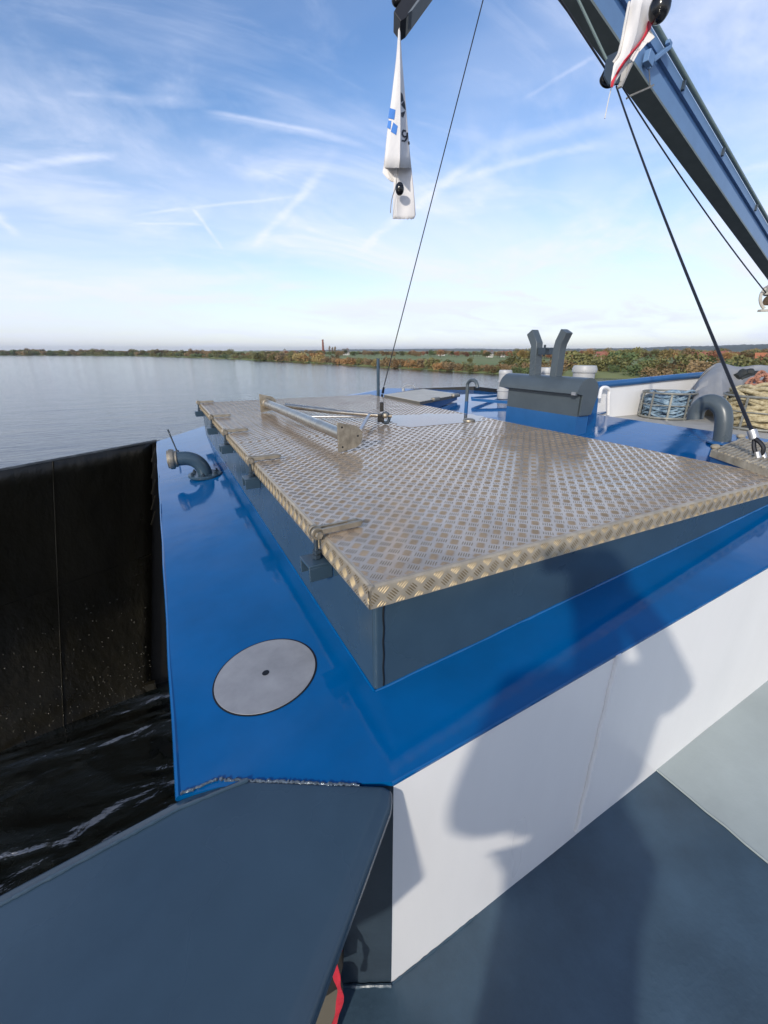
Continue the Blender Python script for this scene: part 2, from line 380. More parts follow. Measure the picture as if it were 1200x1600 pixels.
mb.add(vi + vo_ + vb, [tuple(range(npl))] + [(i, npl + i, npl + (i + 1) % npl, (i + 1) % npl) for i in range(npl)] + [(npl + i, 2 * npl + i, 2 * npl + (i + 1) % npl, npl + (i + 1) % npl) for i in range(npl)] + [tuple(range(2 * npl, 3 * npl))[::-1]])
cap = mb.build('plate', GREY, t, 60, bevel=.009, seg=3); cap.modifiers['bevel'].angle_limit = R(12)
mb = MB(); rq = random.Random(8); pa, pb = vi[2], vi[3]
pq = [vi[1].lerp(pa, i / 10) for i in range(10)] + [pa.lerp(pb, i / 50) + V((0, 0, .0005 + .0006 * rq.random())) for i in range(51)]; mb.tube(pq, [.0042 * rq.uniform(.7, 1.2) for _ in pq], 8); mb.build('edge_bead', GREY, t)
mb = MB(); rr = random.Random(5)
def rag(p, q, n, r0, jz): 
    pp = [p.lerp(q, i / n) for i in range(n + 1)]
    return [x + V((rr.uniform(-.0015, .0015), rr.uniform(-.002, .002), rr.uniform(-jz, jz))) for x in pp], [r0 * rr.uniform(.6, 1.35) for _ in pp]
pt, rs = rag(A + V((.004, -.001, -.003)), A.lerp(B, .82) + V((0, -.001, -.003)), 90, .0038, .0014); mb.tube(pt, rs, 8)
pt, rs = rag(A, Lf, 16, .003, .001); mb.tube(pt, rs, 8)
WELD = mat('weld_gloss', (.11, .14, .17), .12, .3, var=.4, vscale=120, bump=.8, bscale=220)
mb.build('weld_bead', WELD, t)
# support under the cap, set back from its edge
mb = MB(); inn = [Cc + V((-.05, .02, 0)), D + V((-.10, .03, 0)), Dx + V((-.10, .03, 0))]
mb.prism([V((p.x, p.y, ZC - .10)) for p in (Cc + V((-.20, .10, 0)), D + V((-.26, .10, 0)), Dx + V((-.26, .10, 0)), Dx + V((-.4, .24, 0)), A + V((-.05, -.05, 0)))], (0, 0, -.75))
mb.build('support', DARKG, t, 0)
# red strap and dark bag beneath the cap
t = thing('strap', onz(525, 1560, -1.35), 'red webbing strap hanging in the gap under the grey cap', 'strap')
def ribbon(mb, pts, wdir, wid, th=.003, mi=0):
    P = [V(p) for p in pts]
    for i in range(len(P) - 1):
        wv = V(wdir) * wid / 2 * (1 + .35 * math.sin(i * 1.1)); tv = (P[i + 1] - P[i]).cross(V(wdir)).normalized() * th
        wv2 = V(wdir) * wid / 2 * (1 + .35 * math.sin((i + 1) * 1.1))
        mb.hexa([P[i] - wv, P[i] + wv, P[i] + wv + tv, P[i] - wv + tv, P[i + 1] - wv2, P[i + 1] + wv2, P[i + 1] + wv2 + tv, P[i + 1] - wv2 + tv], mi)
mb = MB(); ribbon(mb, smoothpath([dep(531, 1482, 1.05), dep(524, 1500, 1.04), dep(527, 1530, 1.04), dep(532, 1555, 1.04), dep(525, 1590, 1.04), dep(514, 1625, 1.04)], 4), RT, .014)
mb.build('webbing', REDW, t)
mb = MB(); mb.prism([dep(x, y, 1.08) for x, y in ((531, 1470), (537, 1490), (536, 1510), (527, 1545), (512, 1555), (480, 1572), (478, 1540), (505, 1500))], FW * .03)
mb.build('pad', TARD, t, 0)
mb = MB(); mb.prism([dep(x, y, 1.12) for x, y in ((478, 1560), (530, 1545), (535, 1562), (518, 1640), (440, 1680))], FW * .03)
mb.build('cover', mat('olive_sheet', (.09, .08, .06), .7), t, 0)

# ------------------------------------------------------------------ hatch coaming and cover
ZL = -.535; LX0, LX1, LY0, LY1 = .377, 2.472, .815, 5.22; SK = .064
t = thing('hatch_coaming', (.4, .83, dz(.4)), 'slate grey upright coaming welded to the blue deck under the tread plate cover', 'coaming')
cx0, cx1, cy0, cy1 = .398, 2.45, .832, 5.18
mb = MB()
def wallseg(a, b, th, mb):
    a, b = V(a), V(b); d = (b - a).normalized(); nrm = V((-d.y, d.x))
    zt = ZL - .02
    p = [a, b, b + nrm * th, a + nrm * th]
    mb.hexa([V((q.x, q.y, dz(q.x) - .02)) for q in p] + [V((q.x, q.y, zt)) for q in p])
wallseg((cx0 + .012, cy0), (cx1, cy0), .02, mb); wallseg((cx1, cy0 + .02), (cx1, cy1), .02, mb); wallseg((cx1 - .02, cy1), (cx0, cy1), .02, mb); wallseg((cx0, cy1 - .02), (cx0, cy0 + .012), .02, mb)
mb.tube([(cx0 + .012, cy0 + .012, dz(cx0) - .01), (cx0 + .0125, cy0 + .012, -.75), (cx0 + .012, cy0 + .0115, ZL - .03)], .0118, 14)
mb.build('plating', GREY, t, 40)
mb = MB(); rr = random.Random(11)
pp = [V((cx0 - .001, cy0 + i * .06, dz(cx0) + .001 + rr.uniform(-.001, .001))) for i in range(72)]; mb.tube(pp, [.0045 * rr.uniform(.7, 1.3) for _ in pp], 6)
pp = [V((cx0 + i * .04, cy0 - .001, dz(cx0 + i * .04) + .001 + rr.uniform(-.001, .001))) for i in range(52)]; mb.tube(pp, [.0045 * rr.uniform(.7, 1.3) for _ in pp], 6)
mb.build('foot_weld', BLUE, t)
mb = MB(); pp = [V((cx0 + .026 + .0012 * math.sin(i * .8), cy0 - .001, -.868 + i * .0105)) for i in range(28)]; mb.tube(pp, .0022, 6); mb.build('corner_crack', TARD, t)

t = thing('hatch_cover', (LX0, LY0, ZL - SK), 'aluminium tread plate hatch cover of four sheets with a folded lip', 'hatch')
CELL = .0385
seams = [LY0 + .012, onz(578, 700, ZL).y - .02, onz(609, 671, ZL).y, onz(330, 644, ZL).y, LY1 - .012]
print('seams', seams, 'LX1', onz(1100, 718, ZL).x)
X1, Y1 = V((1, 0, 0)), V((0, 1, 0)); Z1 = V((0, 0, 1))
def puddled(X, Y):
    q = ((X - 2.02) / .50) ** 2 + ((Y - 2.98) / .30) ** 2 + .5 * noise.noise(V((X * 3, Y * 3, 1)))
    return q
for i in range(4):
    y0, y1 = seams[i] + (.0025 if i else 0), seams[i + 1] - (.0025 if i < 3 else 0)
    mb = MB(); g = 14; vsx = []; x0, x1 = LX0 + .012, LX1 - .012
    mb.box(((x0 + x1) / 2, (y0 + y1) / 2, ZL - .003), (x1 - x0, y1 - y0, .006))
    add_bars(mb, V((x0, y0, ZL)), X1, Y1, Z1, x1 - x0, y1 - y0, CELL, margin=.001, hgt=(.0018 if i == 0 else .0011), phase=(.013 * i, .009 * i), mi=1)
    mb.build('plate', [ALU, ALUB], t, 25)
mb = MB()
prof = [(0, -SK), (0, -.012), (.0025, -.005), (.007, -.0012), (.0125, 0), (.0125, -.006), (.006, -.014), (.004, -SK)]
def lip(p0, p1, inward):
    a = [V(p0) + V(inward) * q + Z1 * h for q, h in prof]; mb.prism(a, V(p1) - V(p0))
lip((LX0, LY0, ZL), (LX1, LY0, ZL), Y1); lip((LX0, LY1, ZL), (LX0, LY0, ZL), X1); lip((LX1, LY1, ZL), (LX0, LY1, ZL), -Y1); lip((LX1, LY0, ZL), (LX1, LY1, ZL), -X1)
add_bars(mb, V((LX0, LY0, ZL - SK)), X1, Z1, -Y1, LX1 - LX0, SK - .004, CELL, margin=.001, phase=(.01, .027), hgt=.0020, mi=1)
add_bars(mb, V((LX0, LY1, ZL - SK)), -Y1, Z1, -X1, LY1 - LY0, SK - .004, CELL, margin=.001, phase=(.0, .027), hgt=.0020, mi=1)
mb.build('lip', [ALUL, ALUD], t, 25)
# rain water standing on the cover
mb = MB(); c = V((2.0, 2.98)); ring = []
for i in range(72):
    a = i / 72 * 2 * math.pi; r = 1 + .35 * noise.noise(V((math.cos(a) * 1.6, math.sin(a) * 1.6, 5))) + .22 * noise.noise(V((math.cos(a) * 5, math.sin(a) * 5, 8)))
    ring.append(V((c.x + .46 * r * math.cos(a), min(max(c.y + .33 * r * math.sin(a), seams[2] + .006), 3.4), ZL + .0012)))
mb.add(ring, [tuple(range(72))])
PUD = mat('rain_water', (.10, .10, .10), .03, var=.1, ior=1.6, bump=.1, bscale=30, spec=1.0)
tag(mb.build('puddle', PUD, smooth=0), kind='structure')

# toggle clamps
def make_clamp():
    t = thing('toggle_clamp', (0, 0, 0), 'x', 'clamp', 'toggle clamps along the left lip of the hatch cover')
    mb = MB()                                    # lever: two flat bars and a rounded nose
    for s in (-1, 1): mb.box((.075, s * .0125, .013), (.15, .009, .018))
    mb.box((.135, 0, .013), (.05, .0155, .012))
    mb.lathe((-.0, -.017, .009), [(.019, 0), (.021, .002), (.021, .009), (.019, .011)], 18, (X1, Z1, Y1)); mb.lathe((-.0, .006, .009), [(.019, 0), (.021, .002), (.021, .009), (.019, .011)], 18, (X1, Z1, Y1))
    mb.build('lever', STEELD, t, 35, bevel=.002)
    mb = MB(); mb.cyl((0, -.027, .007), (0, .02, .007), .0075, 12)
    mb.lathe((0, -.031, .007), [(.011, 0), (.012, .002), (.012, .009)], 6, (X1, Z1, Y1)); mb.build('pin', STEELD, t)
    mb = MB(); mb.cyl((-.002, 0, .0), (-.002, 0, -.085), .0075, 12); mb.lathe((-.002, 0, -.078), [(.014, 0), (.014, .012)], 6); mb.lathe((-.002, 0, -.060), [(.013, 0), (.013, .009)], 6); mb.ball((-.002, 0, .004), .014, n=12); mb.build('eye_bolt', DARKG, t)
    mb = MB()                                    # bracket: upside-down channel welded to the coaming
    mb.box((-.006, 0, -.085), (.076, .085, .009)); mb.box((-.006, -.038, -.112), (.076, .009, .046)); mb.box((-.006, .038, -.112), (.076, .009, .046))
    mb.build('bracket', GREY, t, 35, bevel=.002)
    return t
cl0 = make_clamp()
for i, (px, py, lb, rz) in enumerate(((492, 838, 'toggle clamp nearest the hatch cover corner, its lever lying on the tread plate', .06), (391, 722, 'second toggle clamp from the near corner, level with the flanged pipe elbow', .02), (345, 678, 'middle toggle clamp of the row, in front of the frame tube', .05), (322, 654, 'dark toggle clamp second from the far end of the cover', 0.0), (306, 631, 'farthest toggle clamp, on the far left corner of the cover', 0.04))):
    o = cl0 if i == 0 else copy_tree(cl0)
    y = onz(px, py, ZL).y; print('clamp', y)
    o.location = (LX0 - .016, min(y, LY1 - .03), ZL + .004); o.rotation_euler.z = rz; o['label'] = lb
bpy.context.view_layer.update()

# ------------------------------------------------------------------ things on the blue deck
# round flush cover
t = thing('deck_plate', (.152, 1.075, dz(.152)), 'round pale metal deck plate with a black centre hole set in blue deck', 'deck plate')
ctr = V((.150, 1.07, dz(.150))); ux = V((1, 0, S)).normalized(); un = V((-S, 0, 1)).normalized()
print('disc', [tuple(round(c, 3) for c in V(onz(x, y, dz(.15)))) for x, y in ((334, 1075), (490, 1025), (450, 996), (380, 1120))])
mb = MB(); mb.lathe(ctr, [(.1485, -.004), (.1485, .0022), (.1480, .0026)], 64, (ux, Y1, un)); mb.build('disc', DISC, t)
mb = MB(); k = 64
for r_, h in ((.1485, .0012), (.1535, .0012)):
    mb.v += [tuple(ctr + (ux * math.cos(2 * math.pi * i / k) + Y1 * math.sin(2 * math.pi * i / k)) * r_ + un * h) for i in range(k)]
mb.f = [(i, (i + 1) % k, k + (i + 1) % k, k + i) for i in range(k)]; mb.m = [0] * k
mb.build('gap_ring', TARD, t, 0)
mb = MB(); mb.lathe(ctr + un * .0030, [(.0105, 0), (.0105, .0006)], 20, (ux, Y1, un)); mb.build('centre_hole', TARD, t)

# flanged pipe elbow
b0 = V((.215, 3.42, dz(.215)))
t = thing('pipe_elbow', b0, 'dark grey flanged pipe elbow with a brass coupling standing on blue deck', 'pipe')
mb = MB(); d_ = V((-1, .12, 0)).normalized(); r0 = .13
arc = [b0 + Z1 * .02 + d_ * (r0 * (1 - math.cos(a))) + Z1 * (r0 * math.sin(a)) for a in [i / 12 * math.pi / 2 for i in range(13)]]
arc = [b0] + arc + [arc[-1] + d_ * .05]
mb.tube(arc, .052, 20); mb.build('bend', GREY, t)
mb = MB(); mb.lathe(b0 + Z1 * .002, [(.118, 0), (.12, .003), (.12, .018), (.117, .021), (.06, .021)], 32)
mb.build('flange', GREY, t)
for i in range(6):
    mb = MB(); a = i * math.pi / 3 + .3; mb.lathe(b0 + V((math.cos(a) * .094, math.sin(a) * .094, .022)), [(.013, 0), (.013, .012), (.008, .013), (.008, .024)], 6); mb.build('flange_bolt', DARKG, t)
e_ = arc[-1]; yy = Z1.cross(d_)
mb = MB(); mb.lathe(e_ - d_ * .01, [(.056, 0), (.06, .004), (.06, .02), (.07, .022), (.074, .028), (.074, .052), (.066, .056), (.066, .066), (.05, .068)], 28, (yy, Z1, d_))
mb.build('coupling', STEELD, t)
# thin rod behind the elbow
p0, p1 = onz(277, 706, dz(.05)), None
t = thing('marker_rod', p0, 'thin dark rod leaning behind the pipe elbow at the deck edge', 'rod')
mb = MB(); topr = p0 + V((-.11, .02, .21)); q = ony(262, 671, p0.y + .02)
mb.tube([p0, p0.lerp(q, .2), q], [.009, .006, .008], 8); mb.build('shaft', DARKG, t)
mb = MB(); mb.lathe(p0, [(.018, 0), (.018, .012), (.01, .016)], 12); mb.build('foot', DARKG, t)

# triangular tube frame lying on the cover
ZA = ZL + .086
P1, P2 = onz(416, 630, ZA), onz(541, 682, ZA)
print('frame', P1, P2)
t = thing('tube_frame', V((P1.x, P1.y, ZL)), 'stainless tube frame with two end flanges and thin struts lying on the hatch cover', 'frame')
ax = (P2 - P1).normalized(); sd = Z1.cross(ax).normalized()     # sd: to the right as seen from the viewer
if sd.dot(RT) < 0: sd = -sd
mb = MB(); mb.cyl(P1, P2, .036, 24); mb.build('tube', STEEL, t)
for P, k in ((P1, -1), (P2, 1)):
    pl = []
    hh = .084
    pl = [(-.055, -hh), (-.055, hh)] + [(.028 + .066 * math.cos(a), -.004 + .066 * math.sin(a)) for a in [R(72) - i * R(144) / 14 for i in range(15)]]
    mb = MB(); mb.prism([P + ax * k * .003 + sd * x + Z1 * (y + .0) for x, y in pl], ax * k * .012)
    for a_, b_ in ((-.03, .055), (.065, .0), (-.03, -.055)): mb.cyl(P + ax * k * .0145 + sd * a_ + Z1 * b_, P + ax * k * .0155 + sd * a_ + Z1 * b_, .006, 10, mi=1)
    fl = mb.build('end_flange', [STEELD, TARD], t, 35, bevel=.0015)
    mb = MB(); mb.lathe(P - ax * k * .0, [(.045, 0), (.047, .003), (.04, .03), (.036, .032)], 22, (sd, Z1, -ax * k)); mb.build('collar', STEELD, t)
AP = onz(592, 649, ZL + .07); print('apex', AP)
mb = MB(); mb.tube([onz(447, 634, ZA), onz(520, 643, ZL + .078), onz(528, 644, ZL + .078), AP], [.021, .021, .017, .013], 12); mb.build('strut', STEEL, t)
mb = MB(); mb.tube([onz(480, 651, ZL + .03), onz(560, 651, ZL + .045), AP - Z1 * .004], .009, 10); mb.build('strut', GALV, t)
mb = MB(); mb.bar(onz(563, 672, ZL + .05), onz(577, 648, ZL + .075), .02, .012); mb.build('strut', GALV, t)
# shackle at the apex
t = thing('shackle', AP - Z1 * .06, 'small black ring shackle at the tip of the tube frame', 'shackle')
mb = MB(); s0 = AP + RT * .05 - Z1 * .005
mb.tube([s0 + RT * (.030 * math.cos(a)) + Z1 * (.037 * math.sin(a) - .015) for a in [i / 20 * 2 * math.pi for i in range(20)]], .012, 10, closed=True)
mb.build('ring', DARKG, t)
mb = MB(); mb.cyl(AP - RT * .005, s0 + RT * .05, .013, 12); mb.ball(s0 + FW * -.02, .022); mb.build('pin', STEELD, t)
mb = MB(); mb.box(AP + RT * .022 + Z1 * .065, (.03, .03, .07), (RT, RT.cross(Z1), Z1)); mb.box(AP + RT * .015 - Z1 * .02, (.05, .035, .06), (RT, RT.cross(Z1), Z1)); mb.build('lug', BLACK, t, bevel=.004)

# slim grey post beyond the cover
pb = onx(591, 620, 2.60)
t = tag(MB().cyl(V((pb.x, pb.y, dz(2.6))), V((pb.x, pb.y, onx(591, 560, 2.6).z)), .021, 14).build('post', GREY), 'slim grey steel post standing beyond the far right corner of the cover', 'post')
# slim swan neck vent
pb = onx(728, 643, 2.70)
def pp(x, y, X): q = onx(x, y, X); return q
t = thing('vent_pipe', V((2.70, pb.y, dz(2.7))), 'slim blue-grey hooked vent pipe between the small hatch and the ventilator box', 'vent pipe')
yb, yt = pb.y, pb.y
pth = smoothpath([V((2.70, yb, dz(2.7)))] + [V((2.70, yb, pp(729, y, 2.7).z)) for y in (640, 620, 606)] + [pp(731, 599, 2.7), pp(736, 594, 2.7), pp(742, 595, 2.7), pp(745, 600, 2.7), pp(746, 606, 2.7)], 5)
mb = MB(); zt = pp(729, 627, 2.7).z
mb.tube(pth, .0165, 12); mb.build('pipe', GREYV, t)
mb = MB(); mb.cyl(V((2.70, yb, dz(2.7))), V((2.70, yb, zt)), .0175, 14); mb.lathe((2.70, yb, dz(2.7)), [(.04, 0), (.04, .012), (.018, .02)], 16); mb.build('base', BLUEV, t)
# round cap near the vent base (small bright fitting)
q = onz(733, 655, ZL + .012)
mb = MB(); mb.lathe((q.x, q.y, ZL + .0015), [(.05, 0), (.048, .008), (.03, .016), (.0, .018)], 20)
tag(mb.build('deck_fitting', STEELD), 'small domed metal fitting at the edge of the cover below the hooked pipe', 'fitting')

# small hatch beyond
t = thing('small_hatch', onz(660, 628, -.55), 'small ribbed hatch with a handle on a blue coaming beyond the large cover', 'hatch')
zh = -.512
h0, h1, h2, h3 = onz(600, 617, zh), onz(656, 628, zh), onz(719, 616, zh), onz(650, 608, zh)
print('hatch2', h0, h1, h2, h3)
mb = MB(); up4 = [h0, h1, h2, h3]
mb.hexa([p - Z1 * .03 for p in up4] + up4)
u_ = (h0 - h1); v_ = (h2 - h1)
nr = 17
for i in range(nr):
    f0 = (i + .2) / nr; a_ = h1 + v_ * f0 * .98 + v_ * .01 + Z1 * .002; b_ = a_ + u_ * .985
    mb.bar(a_, b_, .034, .007, mi=1)
mb.build('lid', [mat('lid_plate', (.10, .095, .08), .5), mat('lid_ribs', (.50, .48, .42), .45, .3)], t, 0)
mb = MB(); ce = (h0 + h1 + h2 + h3) / 4
ins = [ce + (p - ce) * .93 for p in up4]
mb.hexa([V((p.x, p.y, dz(p.x) - .02)) for p in ins] + [p - Z1 * .03 for p in ins]); mb.build('coaming', BLUEV, t, 0)
hb = onz(630, 611, zh); mb = MB()
mb.tube(smoothpath([hb, hb + Z1 * .05, hb + Z1 * .075 + RT * .06, hb + Z1 * .07 + RT * .13, hb + Z1 * .04 + RT * .16], 5), .009, 8); mb.lathe(hb, [(.022, 0), (.022, .035)], 10); mb.build('handle', GALV, t)
for f_ in (.35, .85):
    mb = MB(); p = h1 + v_ * f_; mb.box(p + Z1 * .0, (.14, .05, .035), (v_.normalized(), v_.normalized().cross(Z1), Z1)); mb.build('clamp', STEELD, t, bevel=.008)

# ventilator box with two horns
BX = 2.80; yr, yl = 2.254, 3.02
t = thing('ventilator_box', (BX, 2.6, dz(BX)), 'grey and blue box ventilator with rounded hood and two bent horns', 'ventilator')
zb = -.47
mb = MB(); mb.box((BX + .065, (yr + yl) / 2, (dz(BX) - .02 + zb) / 2), (.13, yl - yr, zb - dz(BX) + .02)); mb.build('base', BLUEV, t, 0)
mb = MB(); mb.box((BX + .065, (yr + yl) / 2, (zb - .27) / 2), (.128, yl - yr - .003, -.27 - zb)); mb.build('body', GREYV, t, 0)
cxh, czh, rh = BX + .055, -.302, .115
prof = [V((cxh - rh, 0, czh - .0)), ] + [V((cxh + rh * math.cos(a), 0, czh + rh * math.sin(a))) for a in [math.pi - i * math.pi / 16 for i in range(1, 16)]] + [V((cxh + rh, 0, czh)), V((BX + .1285, 0, czh - .05))] 
inner = [V((BX + .002, 0, czh - .012))]
pr = prof + inner
mb = MB(); mb.prism([V((p.x, yr - .012, p.z)) for p in pr], (0, yl - yr + .07, 0)); mb.build('hood', GREYV, t, 30)
mb = MB(); mb.prism([V((p.x, yr - .022, p.z)) for p in pr[1:-2]] + [V((BX + .1275, yr - .022, zb + .01)), V((BX + .004, yr - .022, zb + .01)), V((BX + .004, yr - .022, czh - .01)), V((cxh - rh + .004, yr - .022, czh + .004))], (0, .010, 0)); mb.build('end_plate', GREYV, t, 0)
mb = MB(); mb.box((cxh - rh + .004, yr + .01, czh + .004), (.018, .035, .022)); mb.build('catch', GALV, t, 0)
XH = BX + .055
def hp_(x, y): return onx(x, y, XH)
for pts in (((836, 586), (838, 548), (839, 538), (832, 519)), ((868.5, 587), (874, 546), (877, 535), (886, 517))):
    mb = MB(); P = [hp_(*p) for p in pts]; P[0].z -= .01
    vsx = []
    for i, p in enumerate(P):
        d1 = (P[min(i + 1, len(P) - 1)] - P[max(i - 1, 0)]).normalized(); sidev = X1.cross(d1).normalized()
        vsx += [p + X1 * a * .035 + sidev * b * .033 for a, b in ((-1, -1), (1, -1), (1, 1), (-1, 1))]
    k = len(P)
    mb.add(vsx, [(i * 4 + j, i * 4 + (j + 1) % 4, i * 4 + 4 + (j + 1) % 4, i * 4 + 4 + j) for i in range(k - 1) for j in range(4)] + [(3, 2, 1, 0), tuple(range(4 * k - 4, 4 * k))])
    mb.build('horn', GREYV, t, 20, bevel=.003)
mb = MB(); a_, b_ = hp_(842, 549), hp_(871, 549)
mb.box(a_.lerp(b_, .28), (.05, .075, .05), (X1, (b_ - a_).normalized(), Z1)); mb.box(a_.lerp(b_, .8), (.035, .06, .045), (X1, (b_ - a_).normalized(), Z1)); mb.bar(a_ + Z1 * .022, b_ + Z1 * .022, .03, .012); mb.cyl(a_.lerp(b_, .3) - Z1 * .04, a_.lerp(b_, .3) + Z1 * .05, .009, 8)
mb.build('locking_bar', DARKG, t, 30)

# white mushroom vents / bitts behind the box
def drum(c, r, h, label, cap=True, band=False):
    t = thing('mushroom_vent', c, label, 'vent')
    mb = MB(); c = V(c)
    if band: mb.lathe(c, [(r * .92, 0), (r, .01), (r, h * .28), (r * 1.12, h * .30), (r * 1.12, h * .34), (r * .95, h * .36), (r * .95, h * .6), (r * 1.12, h * .62), (r * 1.12, h * .66), (r * .98, h * .68), (r * .98, h * .93)], 26)
    else: mb.lathe(c, [(r * .93, 0), (r * .93, h * .86)], 26)
    mb.build('drum', WHITEP, t); mb = MB(); mb.lathe(c + Z1 * h * (.93 if band else .86), [(r * 1.04, 0), (r * 1.06, h * .02), (r * 1.06, h * .07), (r * .95, h * .14)], 26); mb.build('cap', WHITEP, t)
for (px, yt, yb, X, wpx, lb, bd) in ((786, 581, 623, 3.75, 19, 'banded white mushroom vent left of the ventilator box', True), (851, 574, 612, 3.6, 22, 'white mushroom vent seen between the two horns', False), (908, 571, 612, 3.5, 34, 'wide white mushroom vent at the right of the ventilator horns', False)):
    q = onx(px, yb, X); dd = (q.dot(FW)); qt = onx(px, yt, X)
    zb_ = max(min(q.z, dz(3.5)), -.7); drum((q.x, q.y, zb_), wpx / 2 * dd / F, qt.z - zb_, lb, band=bd)
# low blue kerbs beyond the deck edge
mb = MB(); zk = dz(3.5) + .03
mb.bar(onz(738, 622, zk - .015), onz(786, 617, zk - .015), .04, .03); mb.bar(onz(738, 624, zk - .02), onz(800, 629, zk - .02), .04, .03)
tag(mb.build('deck_kerb', BLUEV, smooth=0), 'low blue angle kerb on the deck left of the ventilator box', 'kerb')

# ------------------------------------------------------------------ side walkway, bulwark, gear
ZS = -.60
mb = MB(); mb.add([(XF + .003, -2.9, ZS), (9, -2.9, ZS), (9, 2.79, ZS), (XF + .003, 2.79, ZS)], [(0, 1, 2, 3)])
tag(mb.build('walkway', mat('pale_walkway', (.40, .39, .36), .6, var=.2, vscale=5, bump=.3), smooth=0), kind='structure')
YB = 2.72
t = thing('bulwark', (3.7, YB, ZS), 'white inner bulwark with a blue rounded rail beyond the rope basket', 'bulwark')
tp = [ony(x, y, YB) for x, y in ((931, 602), (980, 597.5), (1040, 591), (1100, 585.5), (1150, 581.5), (1240, 574))]
print('bulwark', tp[0], tp[-2], ony(940, 648, YB))
mb = MB(); k = len(tp)
vsx = [V((p.x, YB, ZS)) for p in tp] + tp + [V((p.x, YB + .03, ZS)) for p in tp] + [p + Y1 * .03 for p in tp]
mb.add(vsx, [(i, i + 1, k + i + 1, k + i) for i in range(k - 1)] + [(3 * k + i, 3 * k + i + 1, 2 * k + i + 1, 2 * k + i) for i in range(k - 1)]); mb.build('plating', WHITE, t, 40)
mb = MB(); mb.tube([p + V((0, .0, -.0)) for p in tp], .032, 12); mb.build('rail', BLUEV, t)
mb = MB(); a_, b_ = ony(921, 603, YB - .05), ony(937, 603, YB - .05)
a2, b2 = ony(921, 652, YB - .05), ony(932, 652, YB - .05)
mb.prism([a2, b2, b_, a_], (0, .05, 0)); mb.build('end_post', BLUEV, t, 0)
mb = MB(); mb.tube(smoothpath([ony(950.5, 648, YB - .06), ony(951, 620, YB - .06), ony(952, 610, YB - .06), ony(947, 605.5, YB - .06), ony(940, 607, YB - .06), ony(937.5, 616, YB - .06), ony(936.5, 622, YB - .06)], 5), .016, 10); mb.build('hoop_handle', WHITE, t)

CAGE = mat('dull_zinc', (.26, .26, .23), .55, .4, var=.3, vscale=20)
def basket(c, rx, ry, h, label, group=None):
    t = thing('rope_basket', c, label, 'basket'); c = V(c)
    ring = lambda z, k=1: [c + V((rx * k * math.cos(a), ry * k * math.sin(a), z)) for a in [i / 30 * 2 * math.pi for i in range(30)]]
    mb = MB(); mb.tube(ring(h), .009, 8, closed=True); mb.tube(ring(h * .55), .005, 8, closed=True); mb.tube(ring(.015), .010, 8, closed=True)
    for i in range(9):
        a = i / 9 * 2 * math.pi + .3; p = V((rx * math.cos(a), ry * math.sin(a), 0)) * 1.01; tang = V((-math.sin(a), math.cos(a), 0)); mb.box(c + p + Z1 * h / 2, (.016, .006, h), (tang, V((math.cos(a), math.sin(a), 0)), Z1))
    mb.build('cage', CAGE, t); return t
def coil(name, c, rx, ry, h, r, turns, m, label, seed=1, cat='rope', sag=.03):
    rr = random.Random(seed); mb = MB(); c = V(c)
    for q in range(turns):
        k = rr.uniform(.72, 1.0); z0 = h * (q + .5) / turns; ph = rr.uniform(0, 6.28); tl = rr.uniform(-sag, sag)
        mb.tube([c + V((rx * k * (1 + .05 * math.sin(3 * a + ph)) * math.cos(a), ry * k * (1 + .05 * math.cos(2 * a + ph)) * math.sin(a), z0 + tl * math.sin(a + ph) + sag * .6 * math.sin(3 * a + ph * 2))) for a in [i / 36 * 2 * math.pi for i in range(36)]], r, 8, closed=True)
    return tag(mb.build(name, m), label, cat)
bc = onz(1037, 652, ZS) ; print('basket', bc)
basket(bc, .215, .215, .235, 'round galvanised wire basket holding the pale blue rope on the walkway')
coil('rope_coil', bc, .19, .19, .225, .0095, 30, ROPEB, 'pale blue rope coiled inside the round wire basket', 3, sag=.035)
bc2 = onz(1188, 668, ZS) ; print('basket2', bc2)
basket(bc2, .30, .30, .26, 'wire basket heaped with thick yellow rope at the right edge')
coil('rope_coil', bc2 + Z1 * .02, .275, .275, .28, .0165, 34, ROPEY, 'thick cream yellow mooring rope heaped in the right hand basket', 5, sag=.06)
# lantern beside the basket
lp = bc + V((.36, .12, 0))
lp = onz(1072, 634, ZS)
t = thing('lantern', lp, 'small silver and red lantern standing behind the blue rope basket', 'lantern')
hL = ony(1072, 612, lp.y).z - lp.z
mb = MB(); mb.lathe(lp, [(.045, 0), (.045, hL * .25), (.032, hL * .3)], 14); mb.build('lamp_base', GALV, t); mb = MB(); mb.lathe(lp + Z1 * hL * .62, [(.032, 0), (.048, hL * .08), (.04, hL * .3)], 14); mb.build('lamp_top', GALV, t)
mb = MB(); mb.lathe(lp + Z1 * hL * .29, [(.036, 0), (.038, hL * .16), (.036, hL * .34)], 14); mb.build('lens', mat('red_lens', (.55, .05, .05), .2), t)
mb = MB(); mb.tube([lp + V((.05 * math.cos(a), 0, hL * .9 + .06 * math.sin(a))) for a in [i / 10 * math.pi for i in range(11)]], .006, 6); mb.build('bail', GALV, t)
